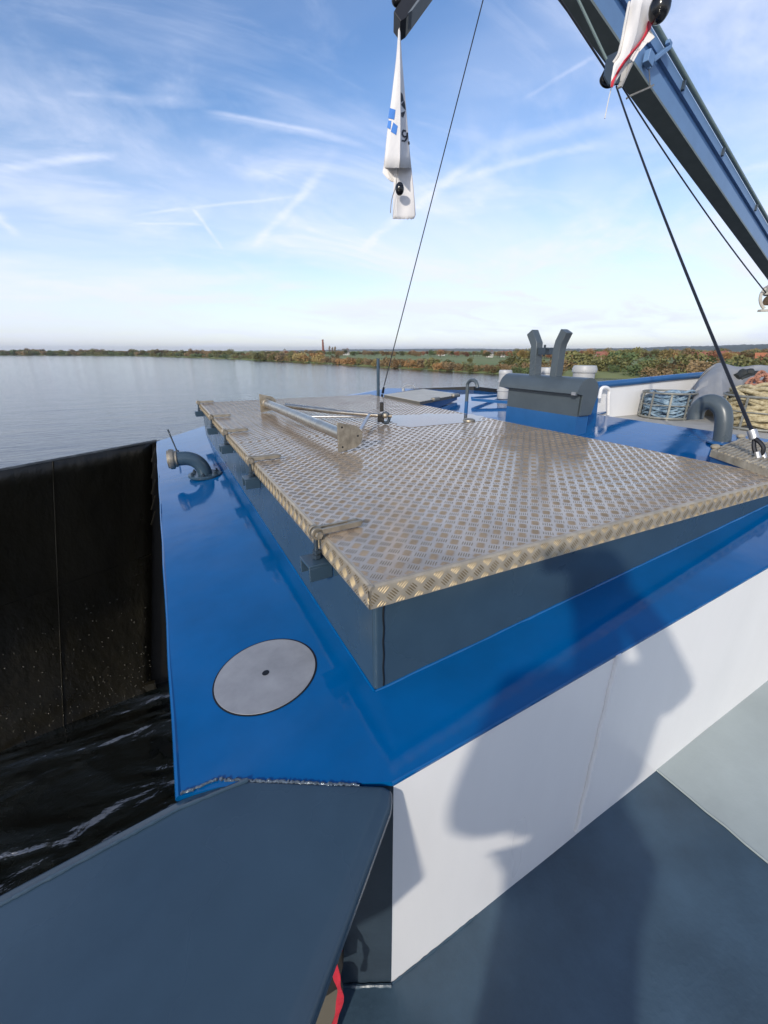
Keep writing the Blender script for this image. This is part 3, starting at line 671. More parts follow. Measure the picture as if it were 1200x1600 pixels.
# tarpaulin heap
t = thing('tarpaulin', onz(1140, 640, ZS), 'grey tarpaulin thrown in peaks over deck gear behind the ropes', 'tarpaulin')
dT = 4.0
outl = [(1077, 622), (1082, 606), (1092, 590), (1106, 576), (1118, 567), (1128, 565), (1142, 571), (1160, 574), (1178, 569), (1200, 570), (1230, 576), (1260, 600), (1260, 640)]
mb = MB(); cols = len(outl); rows = 9; vsx = []
for j in range(rows + 1):
    f = j / rows
    for i, (x, y) in enumerate(outl):
        cxp = 1165; yy_ = 632 + (y - 632) * (1 - f * f) ; xx = x + (cxp - x) * 0.0
        d = dT + .3 - .5 * f + .30 * abs(noise.noise(V((i * .55, f * 2.2, 2)))) - .16 * abs(noise.noise(V((i * 1.3, f * 4.5, 7)))) + .05 * math.sin(i * 1.9 + f * 2)
        vsx.append(dep(xx + 3 * noise.noise(V((i, f * 4, 9))), yy_, d))
mb.add(vsx, [(j * cols + i, (j + 1) * cols + i, (j + 1) * cols + i + 1, j * cols + i + 1) for j in range(rows) for i in range(cols - 1)])
so_ = mb.build('sheet', TARP, t, 25); sb = so_.modifiers.new('thick', 'SOLIDIFY'); sb.thickness = .012; sb2 = so_.modifiers.new('sub', 'SUBSURF'); sb2.levels = 1; sb2.render_levels = 1
mb = MB(); rr = random.Random(9)
for pts in (((1150, 590), (1165, 582), (1180, 586), (1205, 588), (1230, 592)), ((1155, 594), (1172, 590), (1195, 593), (1225, 597))):
    mb.tube(smoothpath([dep(x, y, 4.15) for x, y in pts], 4), [.03 + .02 * rr.random() for _ in range((len(pts) - 1) * 4 + 1)], 8)
mb.build('dark_hem', TARPD, t)
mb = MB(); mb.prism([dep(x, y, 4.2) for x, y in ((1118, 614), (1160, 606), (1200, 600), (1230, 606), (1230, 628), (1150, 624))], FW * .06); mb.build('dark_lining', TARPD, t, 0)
mb = MB(); mb.bar(dep(1072, 616, 4.4), dep(1180, 628, 4.1), .05, .03); mb.box(dep(1120, 655, 4.35), (.5, .4, .25)); 
tag(mb.build('plank', WOOD, smooth=0), 'weathered brown plank on a low crate under the tarpaulin', 'plank')
# orange chain-like rope
mb = MB(); rr = random.Random(4)
for pts in (((1150, 612), (1163, 608), (1178, 611), (1192, 606), (1210, 609)), ((1166, 600), (1175, 592), (1186, 598), (1196, 594), (1210, 598)), ((1178, 608), (1190, 600), (1183, 592), (1194, 586), (1206, 590)), ((1155, 604), (1172, 614), (1190, 614), (1210, 616)), ((1160, 606), (1180, 602), (1200, 612)), ((1172, 604), (1181, 589), (1190, 581), (1199, 590), (1193, 603), (1182, 608)), ((1152, 609), (1168, 604), (1187, 612), (1205, 603)), ((1186, 612), (1193, 596), (1203, 585), (1212, 596)), ((1158, 613), (1174, 606), (1196, 600), (1214, 610))):
    P = smoothpath([dep(x, y, 3.85 + rr.uniform(-.06, .06)) for x, y in pts], 14)
    for sgn in (0, math.pi): mb.tube([p + V((0, math.cos(i * .75 + sgn), math.sin(i * .75 + sgn))) * .0085 for i, p in enumerate(P)], .0085, 6)
tag(mb.build('orange_rope', ROPEO), 'rusty orange twisted rope lying over the dark sheet at right', 'rope')

# large swan neck vent
XV = 3.25; b0 = onx(1130, 690, XV); 
t = thing('swan_neck_vent', V((XV, b0.y, dz(XV))), 'thick grey swan neck vent pipe in front of the yellow rope', 'vent pipe')
pth = smoothpath([V((XV, onx(1128, 690, XV).y, dz(XV)))] + [onx(x, y, XV) for x, y in ((1130, 670), (1131, 655), (1128, 640), (1118, 630), (1106, 628), (1095, 633), (1088, 643), (1086, 655))], 5)
mb = MB(); mb.tube(pth, .050, 18); mb.build('pipe', GREYV, t)
mb = MB(); mb.lathe((XV, pth[0].y, dz(XV)), [(.085, 0), (.085, .01), (.055, .014)], 22); mb.build('base_flange', BLUEV, t)
# weathered small lid on blue coaming
zq = -.50
q0, q1, q2 = onz(1111, 703, zq), onz(1145, 687, zq), onz(1215, 738, zq); q3 = q2 + (q1 - q0)
print('lid2', q0, q1, q2)
t = thing('weathered_lid', q0, 'weathered brown ribbed lid on a low blue coaming at the right edge', 'hatch')
mb = MB(); L4 = [q0, q2, q3 + V((.3, 0, 0)), q1 + V((.1, 0, 0))]
mb.hexa([p - Z1 * .035 for p in L4] + L4)
for i in range(15):
    f0 = (i + .5) / 15; a_ = L4[0].lerp(L4[1], f0).lerp(L4[3].lerp(L4[2], f0), .01); b_ = L4[0].lerp(L4[1], f0).lerp(L4[3].lerp(L4[2], f0), .98)
    mb.tube([a_.lerp(b_, k / 12) + V((rr.uniform(-.006, .006), rr.uniform(-.006, .006), .002)) for k in range(13)], [.0065 * rr.uniform(.6, 1.2) for _ in range(13)], 6)
mb.build('lid', WOOD, t, 30)
mb = MB(); ce = sum(L4, V()) / 4; L5 = [ce + (p - ce) * .96 for p in L4]; mb.hexa([V((p.x, p.y, dz(p.x) - .02)) for p in L5] + [p - Z1 * .035 for p in L5]); mb.build('coaming', BLUEV, t, 0)
for x, y in ((1117, 701), (1157, 684)):
    mb = MB(); mb.ball(onz(x, y, zq) + Z1 * .01, .022, (1.4, 1, .7), 10); mb.build('stud', WOOD, t)

# ------------------------------------------------------------------ crane jib, wires, flags
bd_ = ray(1434, 750).normalized(); es = bd_.cross(Z1).normalized()
K = 5 / 3.2
P0 = ray(922, 0) * 5
if es.dot(P0) < 0: es = -es
eu = es.cross(bd_).normalized()
if eu.z < 0: eu = -eu
t = thing('crane_jib', P0 + bd_ * 8, 'long blue and grey crane jib slanting across the upper right sky', 'crane')
wB, hB = .178 * K, .385 * K
def sect(mb, u0, u1, w0, w1, a=-3.0, b=13.0):
    c = [P0 + bd_ * a + es * u0 + eu * w0, P0 + bd_ * a + es * u1 + eu * w0, P0 + bd_ * a + es * u1 + eu * w1, P0 + bd_ * a + es * u0 + eu * w1]
    mb.hexa(c + [p + bd_ * (b - a) for p in c]); return mb
sect(MB(), 0, wB, 0, .02 * K).build('bottom_flange', BOOMG, t, 0)
sect(MB(), .012, wB, .02 * K, hB * .46).build('lower_web', BOOMB, t, 0)
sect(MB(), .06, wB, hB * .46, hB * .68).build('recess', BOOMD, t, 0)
sect(MB(), .015, wB, hB * .68, hB * .90).build('upper_web', BOOMB, t, 0)
mb = MB(); pc = P0 + es * .0 + eu * hB * .98; mb.cyl(pc - bd_ * 3, pc + bd_ * 13, .036, 14); mb.build('pipe', BOOML, t)
for k in (1.05, 2.75, 4.9, 7.5):
    mb = MB(); p = P0 + bd_ * k + eu * hB * .80; mb.box(p + es * .0, (.05, .05, .12), (bd_, es, eu)); mb.build('pipe_clip', DARKG, t, 0)
# cleat bracket on the side
def onboom(x, y, u):   # point of plane P0 + es*u
    r = ray(x, y); d = (P0 + es * u).dot(es); return r * (d / r.dot(es))
mb = MB(); a_, b_ = onboom(1018, 96, -.03), onboom(1045, 74, -.06)
mb.bar(a_, b_, .09, .05); mb.box(onboom(1045, 68, -.07), (.1, .06, .05), (bd_, es, eu)); mb.box(onboom(1014, 92, -.05), (.16, .08, .14), (bd_, es, eu)); mb.bar(onboom(1015, 108, -.05), onboom(1016, 85, -.05), .05, .06); mb.build('cleat', BOOMB, t, 0, bevel=.008)
mb = MB(); mb.tube([onboom(979, 154, -.05), onboom(984, 150, -.06), onboom(1016, 136, -.06), onboom(1021, 133, -.03)], .012, 8); mb.tube([onboom(1014, 108, -.04), onboom(1016, 136, -.04)], .006, 6); mb.build('tie_bar', STEELD, t)
# sheave block under the jib
d0 = 4.55
t = thing('sheave_block', dep(955, 118, d0), 'black sheave block under the crane jib where the wires turn', 'pulley')
mb = MB(); c = dep(953, 118, d0); vx = RT; vy = UP
for off in (-.045, .0, .045): mb.lathe(c + FW * off, [(.075, -.006), (.085, -.012), (.05, 0), (.085, .012), (.075, .016)], 22, (RT, UP, FW))
mb.build('sheave', BLACK, t)
mb = MB(); mb.prism([dep(x, y, d0 - .09) for x, y in ((948, 92), (962, 88), (975, 118), (968, 130), (952, 132), (944, 118))], FW * .02); mb.prism([dep(x, y, d0 + .07) for x, y in ((948, 88), (985, 70), (990, 100), (968, 130), (948, 130))], FW * .02); mb.build('cheek', DARKG, t, 0)
for pts in (((985, 100), (968, 137)), ((978, 96), (972, 128))):
    mb = MB(); mb.bar(dep(*pts[0], d0 - .12), dep(*pts[1], d0 - .12), .045, .02); mb.build('bracket', mat('pale_bracket', (.35, .33, .30), .5), t, 0)
# wires
def wire(a, b, r, label, name='wire_rope', sagv=0.):
    mb = MB(); P = [a.lerp(b, i / 24) - Z1 * sagv * 4 * (i / 24) * (1 - i / 24) for i in range(25)]; mb.tube(P, r, 8); return tag(mb.build(name, WIRE), label, 'wire')
anchor = onx(1193, 737, 2.62); anchor.z = max(anchor.z, dz(2.62))
eye = onx(1186, 700, 2.62); print('anchor', anchor, 'eye', eye)
wire(dep(963, 135, d0), onx(1176, 676, 2.62), .0085, 'thick black wire from the sheave block down to the turnbuckle at right', sagv=.04)
win = dep(1195, 470, 6.0)
wire(dep(972, 135, d0 - .02), win + V((-.03, 0, .1)), .0075, 'thin grey-blue wire from the sheave block to the winch drum', sagv=.05)
wire(dep(949, 112, d0).lerp(dep(868, -12, 4.2), 3), dep(949, 112, d0), .010, 'dark wire running up beside the jib from the sheave block')
wire(dep(951, 100, d0).lerp(dep(898, -12, 4.3), 3), dep(951, 100, d0), .012, 'pale grey wire across the dark underside of the jib').data.materials[0] = BOOML
far_anchor = onx(598, 613, 2.62); print('faranchor', far_anchor)
wire(onx(600, 603, 2.62).lerp(dep(757, -10, 4.6), 1.5), onx(600, 603, 2.62), .0065, 'long thin wire crossing the middle of the sky down to the deck', sagv=.01)
t = thing('wire_terminal', far_anchor, 'small shackle joining the long thin wire to the deck beside the post', 'shackle')
mb = MB(); mb.tube([onx(599.6, 605, 2.62), onx(598, 614, 2.62)], [.014, .018], 8); mb.build('thimble', WIRE, t)
mb = MB(); q = onx(597, 616, 2.62); mb.cyl(q, V((q.x, q.y, dz(2.62))), .015, 8); mb.build('eye_bolt', WIRE, t)
t = thing('turnbuckle', anchor, 'turnbuckle with wire eye at the lower end of the thick wire, right edge', 'turnbuckle')
mb = MB(); mb.cyl(onx(1174.5, 672, 2.62), onx(1179, 686, 2.62), .021, 12); mb.build('ferrule', GALV, t)
mb = MB(); mb.tube(smoothpath([onx(1179, 685, 2.62), onx(1178, 698, 2.61), onx(1182, 709, 2.61), onx(1190, 709, 2.61), onx(1193, 700, 2.61), onx(1188, 692, 2.61), onx(1180, 685, 2.61)], 4), .010, 8); mb.build('thimble', WIRE, t)
mb = MB(); mb.tube([onx(1183, 706, 2.60), onx(1190, 736, 2.60)], .013, 8); mb.tube([onx(1190, 705, 2.64), onx(1205, 740, 2.64)], .013, 8); mb.build('fork', GALV, t)
# winch drum at the right edge
t = thing('winch', win, 'brown wire winch drum in a steel frame at the right edge below the jib', 'winch')
mb = MB(); axw = RT
mb.lathe(win + RT * .02, [(.06, 0), (.06, .3)], 20, (UP, FW, RT)); mb.build('drum', mat('winch_brown', (.20, .12, .05), .6, c2=(.10, .07, .04), vscale=20), t)
mb = MB(); mb.tube([win + RT * (-.0) + V((0, 0, .02)) + RT * .04 + (RT * -.11 * math.cos(a) + UP * .15 * math.sin(a)) for a in [R(-60) + i / 12 * R(130) for i in range(13)]], .02, 8); mb.bar(win - UP * .14 - RT * .08, win - UP * .13 + RT * .3, .06, .03); mb.bar(win + UP * .10 - RT * .02, win + UP * .12 + RT * .3, .05, .03); mb.box(win + UP * .16 + RT * .14, (.2, .14, .12), (RT, FW, UP)); mb.build('frame', mat('winch_frame', (.45, .42, .36), .5), t, 0)
mb = MB(); mb.tube([win + RT * .2 + UP * .1, win + RT * .35 + UP * 1.2], .05, 8); mb.build('hanger', BOOMG, t)

# limp white flag in the middle
DF = 7.0
rowsF = [(38, 622.5, 624, 625.5), (60, 621.5, 624.5, 626), (90, 619, 625, 628), (120, 615.5, 625.5, 630.5), (150, 612, 625.5, 633), (180, 608, 625.5, 635.5), (210, 604.5, 625.5, 638), (240, 601.5, 625, 640.5), (262, 599, 624.5, 643)]
rowsG = [(262, 615, 623, 643), (280, 615, 622, 645), (300, 614.5, 621, 647), (320, 614, 620, 648.5), (336, 613.5, 620, 649.5), (342, 613.5, 622, 647)]
t = thing('flag', dep(624, 40, DF), 'limp white flag with blue squares and black letters under the jib tip', 'flag')
def cdepth(D, amp, wj, u, y, seed):
    return D - amp * wj / 40 * (1 - abs(u - .5) * 2) ** 1.3 + amp * .07 * wj / 40 * math.sin(u * 11 + y * .03 + seed * 2) + .02 * noise.noise(V((u * 3, y * .03, seed)))
def on_cloth(rows, D, amp, x, y, seed=0, lift=.014):
    for (y0, *a), (y1, *b) in zip(rows[:-1], rows[1:]):
        if y0 <= y <= y1 or y1 == rows[-1][0]:
            f = min(max((y - y0) / (y1 - y0), 0), 1.1); xl, xc, xr = (p + (q - p) * f for p, q in zip(a, b))
            u = (x - xl) / (xc - xl) * .5 if x < xc else .5 + (x - xc) / (xr - xc) * .5
            return dep(x, y, cdepth(D, amp, xr - xl, min(max(u, 0), 1), y, seed) - lift)
def print_cloth(pieces, m, name, rows, D, amp, seed=0):
    for pc in pieces:
        mb = MB(); P = []; n = len(pc); c = (sum(p[0] for p in pc) / n, sum(p[1] for p in pc) / n)
        for i in range(n):
            for k in range(3): P.append((pc[i][0] + (pc[(i + 1) % n][0] - pc[i][0]) * k / 3, pc[i][1] + (pc[(i + 1) % n][1] - pc[i][1]) * k / 3))
        vs_ = [on_cloth(rows, D, amp, *c, seed)] + [on_cloth(rows, D, amp, c[0] + (p[0] - c[0]) * g, c[1] + (p[1] - c[1]) * g, seed) for g in (.5, 1) for p in P]; k = len(P)
        mb.add(vs_, [(0, 1 + i, 1 + (i + 1) % k) for i in range(k)] + [(1 + i, 1 + k + i, 1 + k + (i + 1) % k, 1 + (i + 1) % k) for i in range(k)])
        mb.build(name, m, t, 60)
def cloth_from_rows(rows, D, amp, hx=12, seed=0):
    mb = MB(); k = hx * 2 + 1; vsx = []
    for j, (y, xl, xc, xr) in enumerate(rows):
        wj = xr - xl
        for i in range(k):
            u = i / (k - 1)
            x = xl + (xc - xl) * (u / .5) if u < .5 else xc + (xr - xc) * ((u - .5) / .5)
            d = cdepth(D, amp, wj, u, y, seed)
            yv = y + (1.6 * noise.noise(V((i * .7, seed, 1))) if j == len(rows) - 1 else 0)
            vsx.append(dep(x, yv, d))
    mb.add(vsx, [(j * k + i, (j + 1) * k + i, (j + 1) * k + i + 1, j * k + i + 1) for j in range(len(rows) - 1) for i in range(k - 1)])
    return mb
def thick(o, th=.006):
    s = o.modifiers.new('thick', 'SOLIDIFY'); s.thickness = th; return o
thick(cloth_from_rows(rowsG, DF + .03, .16, seed=2).build('lower_cloth', CLOTH, t, 60))
thick(cloth_from_rows(rowsF, DF, .42).build('upper_cloth', CLOTH, t, 60))
thick(cloth_from_rows([(258, 599.5, 608, 617), (270, 597.5, 606, 617), (278, 604, 610, 617), (284, 611, 614, 617)], DF + .02, .05).build('fold', CLOTH, t, 60))
print_cloth([((609, 168.5), (618, 171.5), (616, 187), (606.5, 184)), ((607, 188), (611.5, 188.5), (610, 202), (604.8, 199)), ((614.5, 191), (621.5, 197), (619, 211), (610.5, 205.5))], CLOTHB, 'emblem', rowsF, DF, .42)
def glyph(strokes, w):
    out = []
    for s in strokes:
        for (a, b), (c, d) in zip(s[:-1], s[1:]):
            l = math.hypot(c - a, d - b) or 1; nx, ny = -(d - b) / l * w, (c - a) / l * w
            out.append(((a - nx, b - ny), (c - nx, d - ny), (c + nx, d + ny), (a + nx, b + ny)))
    return out
print_cloth([((626.3, 144), (629, 147), (631, 157), (626.6, 160)), ((626.8, 163), (632, 157), (634, 172), (630.5, 168)), ((626.8, 176), (633.6, 173.5), (630, 184), (627, 182))], CLOTHK, 'letter_stroke', rowsF, DF, .42)
print_cloth(glyph([[(634.5, 205), (630, 203.5), (628.4, 209), (631, 214), (635.5, 213)], [(636.4, 207), (636.6, 214), (633, 220.5), (627.6, 219.5)], [(638.6, 221), (639.2, 226)]], 1.3), CLOTHK, 'letter_stroke', rowsF, DF, .42)
mb = MB(); mb.tube([dep(623, 33, DF), dep(624, 40, DF)], .012, 6); mb.build('clip', GALV, t)
mb = MB(); mb.tube(smoothpath([dep(622, 262, DF - .2), dep(618.5, 290, DF - .2), dep(612, 312, DF - .12), dep(610, 333, DF - .05)], 4), .007, 6); mb.build('cord', mat('flag_cord', (.25, .24, .23), .8), t)
mb = MB(); mb.ball(dep(624.5, 295, DF - .26), .07, (1, 1, 1.3)); tag(mb.build('flag_weight', BLACKG), 'small black ball hanging against the middle flag', 'ball')
# jib tip the flag hangs from
t = thing('jib_tip', dep(630, 5, DF), 'black angular jib tip holding the middle flag at the top edge', 'crane')
mb = MB(); mb.prism([dep(x, y, DF - .15) for x, y in ((615, 18), (700, -118), (740, -118), (635, 27), (626, 33))], FW * .3); mb.build('arm', BLACK, t, 0, bevel=.01)
mb = MB(); mb.prism([dep(x, y, DF - .17) for x, y in ((637, 21), (736, -118), (744, -118), (644, 16))], FW * .25); mb.build('side_plate', mat('tip_grey', (.12, .14, .16), .5), t, 0)
mb = MB(); mb.ball(dep(621, 1, DF - .1), .09, (1.1, 1, .9)); mb.build('lamp', BLACK, t)

# torn white flag with red stripe in front of the jib
D2 = 3.4
t = thing('torn_flag', dep(990, 60, D2), 'torn white flag with a red stripe hanging in front of the jib', 'flag')
rows2 = [(-14, 990, 1008, 1030), (10, 983, 1002, 1024), (30, 978, 999, 1018), (50, 973, 995, 1013), (70, 968, 989, 1003), (88, 963.5, 982, 993), (104, 958, 968, 978), (120, 956, 961, 966), (134, 954.5, 956.5, 958.5)]
thick(cloth_from_rows(rows2, D2, .13, seed=4).build('cloth', CLOTH, t, 60))
st = [((1013, 33), (1018, 28), (1016.5, 46), (1008, 55)), ((1008, 55), (1016.5, 46), (1005, 63), (996, 71)), ((996, 71), (1005, 63), (990, 81), (980, 88)), ((980, 88), (990, 81), (972, 103), (965, 109)), ((965, 109), (972, 103), (961, 123), (956, 126)), ((956, 126), (961, 123), (957, 137), (954, 136))]
mb = MB(); L6 = [(1019, 26, 1012, 34), (1017.5, 40, 1009, 48), (1015, 50, 1003, 60), (1006, 63, 994, 72), (996, 74, 984, 83), (986, 86, 974, 95), (976, 99, 966, 107), (968, 111, 960, 119), (961, 124, 955, 128), (957.5, 137, 954, 136)]
vs_ = [on_cloth(rows2, D2, .13, x, y, 4, .03) for q in L6 for x, y in (q[:2], q[2:])]
mb.add(vs_, [(2 * i, 2 * i + 2, 2 * i + 3, 2 * i + 1) for i in range(len(L6) - 1)]); thick(mb.build('red_stripe', CLOTHR, t, 60), .004)
mb = MB(); ribs = [((1016, 46), (1023, 58), (1014, 66), (1004, 66)), ((1004, 64), (1012, 66), (1000, 80), (994, 78)), ((992, 80), (1002, 74), (990, 96), (984, 92))]
for pc in ribs: mb.prism([dep(x, y, D2 - .05) for x, y in pc], FW * .006)
mb.build('torn_edge', CLOTH, t, 0)
mb = MB(); mb.tube(smoothpath([dep(983, 4, D2 - .02), dep(976, 40, D2 - .03), dep(968, 80, D2 - .03), dep(958, 98, D2)], 4), .010, 8); mb.tube(smoothpath([dep(956, 134, D2), dep(951, 155, D2), dep(945, 185, D2)], 4), .004, 6); mb.build('hem_cord', mat('hem_cord', (.60, .58, .54), .8), t)
mb = MB(); mb.ball(dep(1031, 12, D2 - .15), .076, (1, 1, 1.25), 24); tag(mb.build('flag_weight', BLACKG), 'glossy black ball beside the torn flag at the top edge', 'ball')

# ------------------------------------------------------------------ black hull wall across the gap, and the water
t = thing('steel_wall', (-.7, 5.3, ZW), 'black tarred steel wall rising from the water left of blue deck', 'wall')
ZT = dz(-.1) - .004
a_, b_ = V((-.112, 5.30, ZT)), onz(0, 736, ZT); b_ = a_ + (b_ - a_) * 3.2
mb = MB(); nx_, nz_ = 40, 24; vsx = []
w0 = V((-.80, 5.38, ZW - .4)); w1 = w0 + (V((-2.26, 5.19, ZW - .4)) - w0) * 3.0
a1 = a_ + (b_ - a_) * .012
for j in range(nz_ + 1):
    f = j / nz_; f2 = f
    for i in range(nx_ + 1):
        u = i / nx_; p = a1.lerp(b_, u).lerp(w0.lerp(w1, u), f2); p.y += .012 * noise.noise(V((u * 9, f * 5, 0))); vsx.append(p)
mb.add(vsx, [(j * (nx_ + 1) + i, j * (nx_ + 1) + i + 1, (j + 1) * (nx_ + 1) + i + 1, (j + 1) * (nx_ + 1) + i) for j in range(nz_) for i in range(nx_)])
pw = mb.build('plating', TAR, t, 60); s = pw.modifiers.new('thick', 'SOLIDIFY'); s.thickness = .03; s.offset = 0
mb = MB(); mb.tube([a_.lerp(b_, i / 30) + V((0, 0, .004 + .003 * noise.noise(V((i, 0, 0))))) for i in range(31)], .016, 8); mb.build('rim', RIMM, t)
mb = MB()
for q in (.215,):
    mb.tube([a1.lerp(b_, q).lerp(w0.lerp(w1, q), f / 10) + V((0, -.02, 0)) for f in range(11)], .008, 5)
mb.tube([a1.lerp(b_, u / 10).lerp(w0.lerp(w1, u / 10), .36) + V((0, -.02, 0)) for u in range(11)], .007, 5)
mb.build('weld_seam', RIMM if 0 else TAR, t)
mb = MB(); rr = random.Random(21)
for i in range(520):
    u = rr.random() ** 1.2 * .9; f = .885 - abs(rr.gauss(0, .10)) if i % 2 else .45 + rr.random() * .45; p = a1.lerp(b_, u).lerp(w0.lerp(w1, u), f) + V((0, -.02, 0)); r = rr.uniform(.003, .009)
    mb.ball(p, r, (1.2, .5, rr.uniform(.6, 1.8)), 6)
mb.build('barnacles', mat('scale_crust', (.02, .018, .012), .4, c2=(.045, .04, .028), vscale=30), t)
mb = MB(); mb.add([a_ + V((.05, .05, 0)), a_ + V((.4, .05, 0)), V((1.2, 5.5, ZW - .4)), w0 + V((-.1, .06, 0)), a1 + V((-.02, .06, 0))], [(0, 1, 2, 3, 4)]); mb.build('end_recess', TARD, t, 0)
mb = MB()
for i in range(5):
    f = .03 + i * .05; p = a1.lerp(w0, f); mb.bar(p + V((-.02, -.03, -.10)), p + V((.05, -.03, .06)), .02, .012)
p = a1.lerp(w0, .87); mb.box(p + V((0, -.05, .02)), (.12, .06, .1))
mb.build('step_rungs', TAR, t, 0)

WATER = bpy.data.materials.new('lake_water'); WATER.use_nodes = True
nt2 = WATER.node_tree; N2, L2 = nt2.nodes, nt2.links; b2 = N2['Principled BSDF']
b2.inputs['Base Color'].default_value = (.0045, .0065, .0065, 1); b2.inputs['Roughness'].default_value = .08; b2.inputs['IOR'].default_value = 2.3
tc2 = N2.new('ShaderNodeTexCoord')
def wn(scale, sx, sy, rot, det):
    mp = N2.new('ShaderNodeMapping'); mp.inputs['Scale'].default_value = (sx, sy, 1); mp.inputs['Rotation'].default_value = (0, 0, rot); L2.new(tc2.outputs['Object'], mp.inputs[0])
    n = N2.new('ShaderNodeTexNoise'); n.inputs['Scale'].default_value = scale; n.inputs['Detail'].default_value = det; n.inputs['Roughness'].default_value = .6; n.inputs['Distortion'].default_value = .4; L2.new(mp.outputs[0], n.inputs['Vector']); return n.outputs['Fac']
bA = N2.new('ShaderNodeBump'); bA.inputs['Strength'].default_value = 1; bA.inputs['Distance'].default_value = .042; L2.new(wn(1.5, .55, 1.3, R(20), 5), bA.inputs['Height'])
bB = N2.new('ShaderNodeBump'); bB.inputs['Strength'].default_value = .8; bB.inputs['Distance'].default_value = .10; L2.new(wn(.28, .5, 1.5, R(12), 3), bB.inputs['Height']); L2.new(bA.outputs[0], bB.inputs['Normal'])
bC = N2.new('ShaderNodeBump'); bC.inputs['Strength'].default_value = .9; bC.inputs['Distance'].default_value = .022; L2.new(wn(5.5, .6, 1.2, R(35), 4), bC.inputs['Height']); L2.new(bB.outputs[0], bC.inputs['Normal'])
ln = N2.new('ShaderNodeVectorMath'); ln.operation = 'DISTANCE'; L2.new(tc2.outputs['Object'], ln.inputs[0]); ln.inputs[1].default_value = (-1.5, 3.2, ZW)
mk = N2.new('ShaderNodeMapRange'); mk.inputs['From Min'].default_value = 2.5; mk.inputs['From Max'].default_value = 9; mk.inputs['To Min'].default_value = 1; mk.inputs['To Max'].default_value = 0; L2.new(ln.outputs['Value'], mk.inputs['Value'])
mm = N2.new('ShaderNodeMath'); mm.operation = 'MULTIPLY'; L2.new(wn(1.0, .7, 1.5, R(-32), 2.5), mm.inputs[0]); L2.new(mk.outputs['Result'], mm.inputs[1])
bD = N2.new('ShaderNodeBump'); bD.inputs['Strength'].default_value = 1; bD.inputs['Distance'].default_value = .34; L2.new(mm.outputs[0], bD.inputs['Height']); L2.new(bC.outputs[0], bD.inputs['Normal'])
L2.new(bD.outputs[0], b2.inputs['Normal'])
mb = MB(); mb.add([(-6000, -1500, ZW), (6000, -1500, ZW), (6000, 9000, ZW), (-6000, 9000, ZW)], [(0, 1, 2, 3)])
tag(mb.build('water', WATER, smooth=0), kind='structure')

# ------------------------------------------------------------------ far shore
SH = [(-900, 900), (-300, 760), (0, 590), (100, 530), (200, 457), (300, 320), (400, 220), (500, 160), (590, 121), (700, 99), (780, 88), (900, 82), (1000, 80), (1300, 78), (2000, 76), (4000, 80)]
def shore(px):
    for (a, da), (b, db) in zip(SH[:-1], SH[1:]):
        if a <= px <= b: return da + (db - da) * (px - a) / (b - a)
    return SH[0][1] if px < SH[0][0] else SH[-1][1]
def gz(px, D):
    s = shore(px); e = D - s
    if e < 0: return ZW - .4
    z = ZW - .1 + min(e / 5, 1) * .55 + min(e / 60, 1) * .45 + min(max(e - 60, 0) / 900, 1) * 1.1
    return z + .12 * noise.noise(V((px * .05, D * .02, 3)))
MEADOW = mat('meadow_grass', (.12, .17, .045), .9, c2=(.20, .21, .07), vscale=.03, var=.3)
mb = MB(); pxs = [-900 + 20 * i for i in range(196)]; es_ = [-3, 0, 3, 6, 12, 25, 45, 70, 110, 180, 300, 600, 1200, 2500, 5000]
for px in pxs:
    for e in es_:
        D = shore(px) + e + (1.5 * noise.noise(V((px * .08, 0, 0))) if e < 10 else 0); mb.v.append(tuple(far(px, D, gz(px, shore(px) + e))))
k = len(es_); mb.f = [(i * k + j, i * k + j + 1, (i + 1) * k + j + 1, (i + 1) * k + j) for i in range(len(pxs) - 1) for j in range(k - 1)]; mb.m = [0] * len(mb.f)
tag(mb.build('ground', MEADOW, smooth=60), kind='structure')
# forested hills on the horizon
HILL = mat('far_forest', (.030, .048, .045), .95, c2=(.055, .07, .06), vscale=.02, var=.3)
mb = MB(); pxs = [380 + 4 * i for i in range(420)]
for i, px in enumerate(pxs):
    h = (2.0 + 16 * max(0, min(1, (px - 400) / 500))) * (.55 + .45 * math.sin(px * .011 + 1.0) * .6 + .25) + 5 * noise.noise(V((px * .012, 1, 0))) + 2.6 * noise.noise(V((px * .19, 5, 0)))
    D = 2600 - 900 * max(0, min(1, (px - 700) / 500))
    mb.v += [tuple(far(px, D, -4)), tuple(far(px, D + 60, max(h * .6, -2))), tuple(far(px, D + 160, max(h, -1))), tuple(far(px, D + 500, -4))]
mb.f = [(i * 4 + j, (i + 1) * 4 + j, (i + 1) * 4 + j + 1, i * 4 + j + 1) for i in range(len(pxs) - 1) for j in range(3)]; mb.m = [0] * len(mb.f)
tag(mb.build('hills', HILL, smooth=0), kind='structure')

# trees: unit-height prototypes, leaf clumps and a forked trunk
def leafmat(name, c, c2): 
    m = mat(name, c, .85, c2=c2, vscale=2.3); return m
LEAF = dict(olive=leafmat('leaf_olive', (0.114, 0.124, 0.042), (0.227, 0.196, 0.067)), green=leafmat('leaf_green', (0.064, 0.104, 0.038), (0.137, 0.165, 0.054)), brown=leafmat('leaf_brown', (0.170, 0.120, 0.059), (0.296, 0.196, 0.089)), orange=leafmat('leaf_orange', (0.260, 0.136, 0.048), (0.390, 0.224, 0.084)), rust=leafmat('leaf_rust', (0.221, 0.088, 0.048), (0.351, 0.147, 0.072)), yellow=leafmat('leaf_yellow', (0.273, 0.201, 0.072), (0.390, 0.295, 0.108)), dark=leafmat('leaf_dark', (0.046, 0.071, 0.038), (0.079, 0.104, 0.054)))
BARK = mat('bark', (.08, .065, .05), .9)
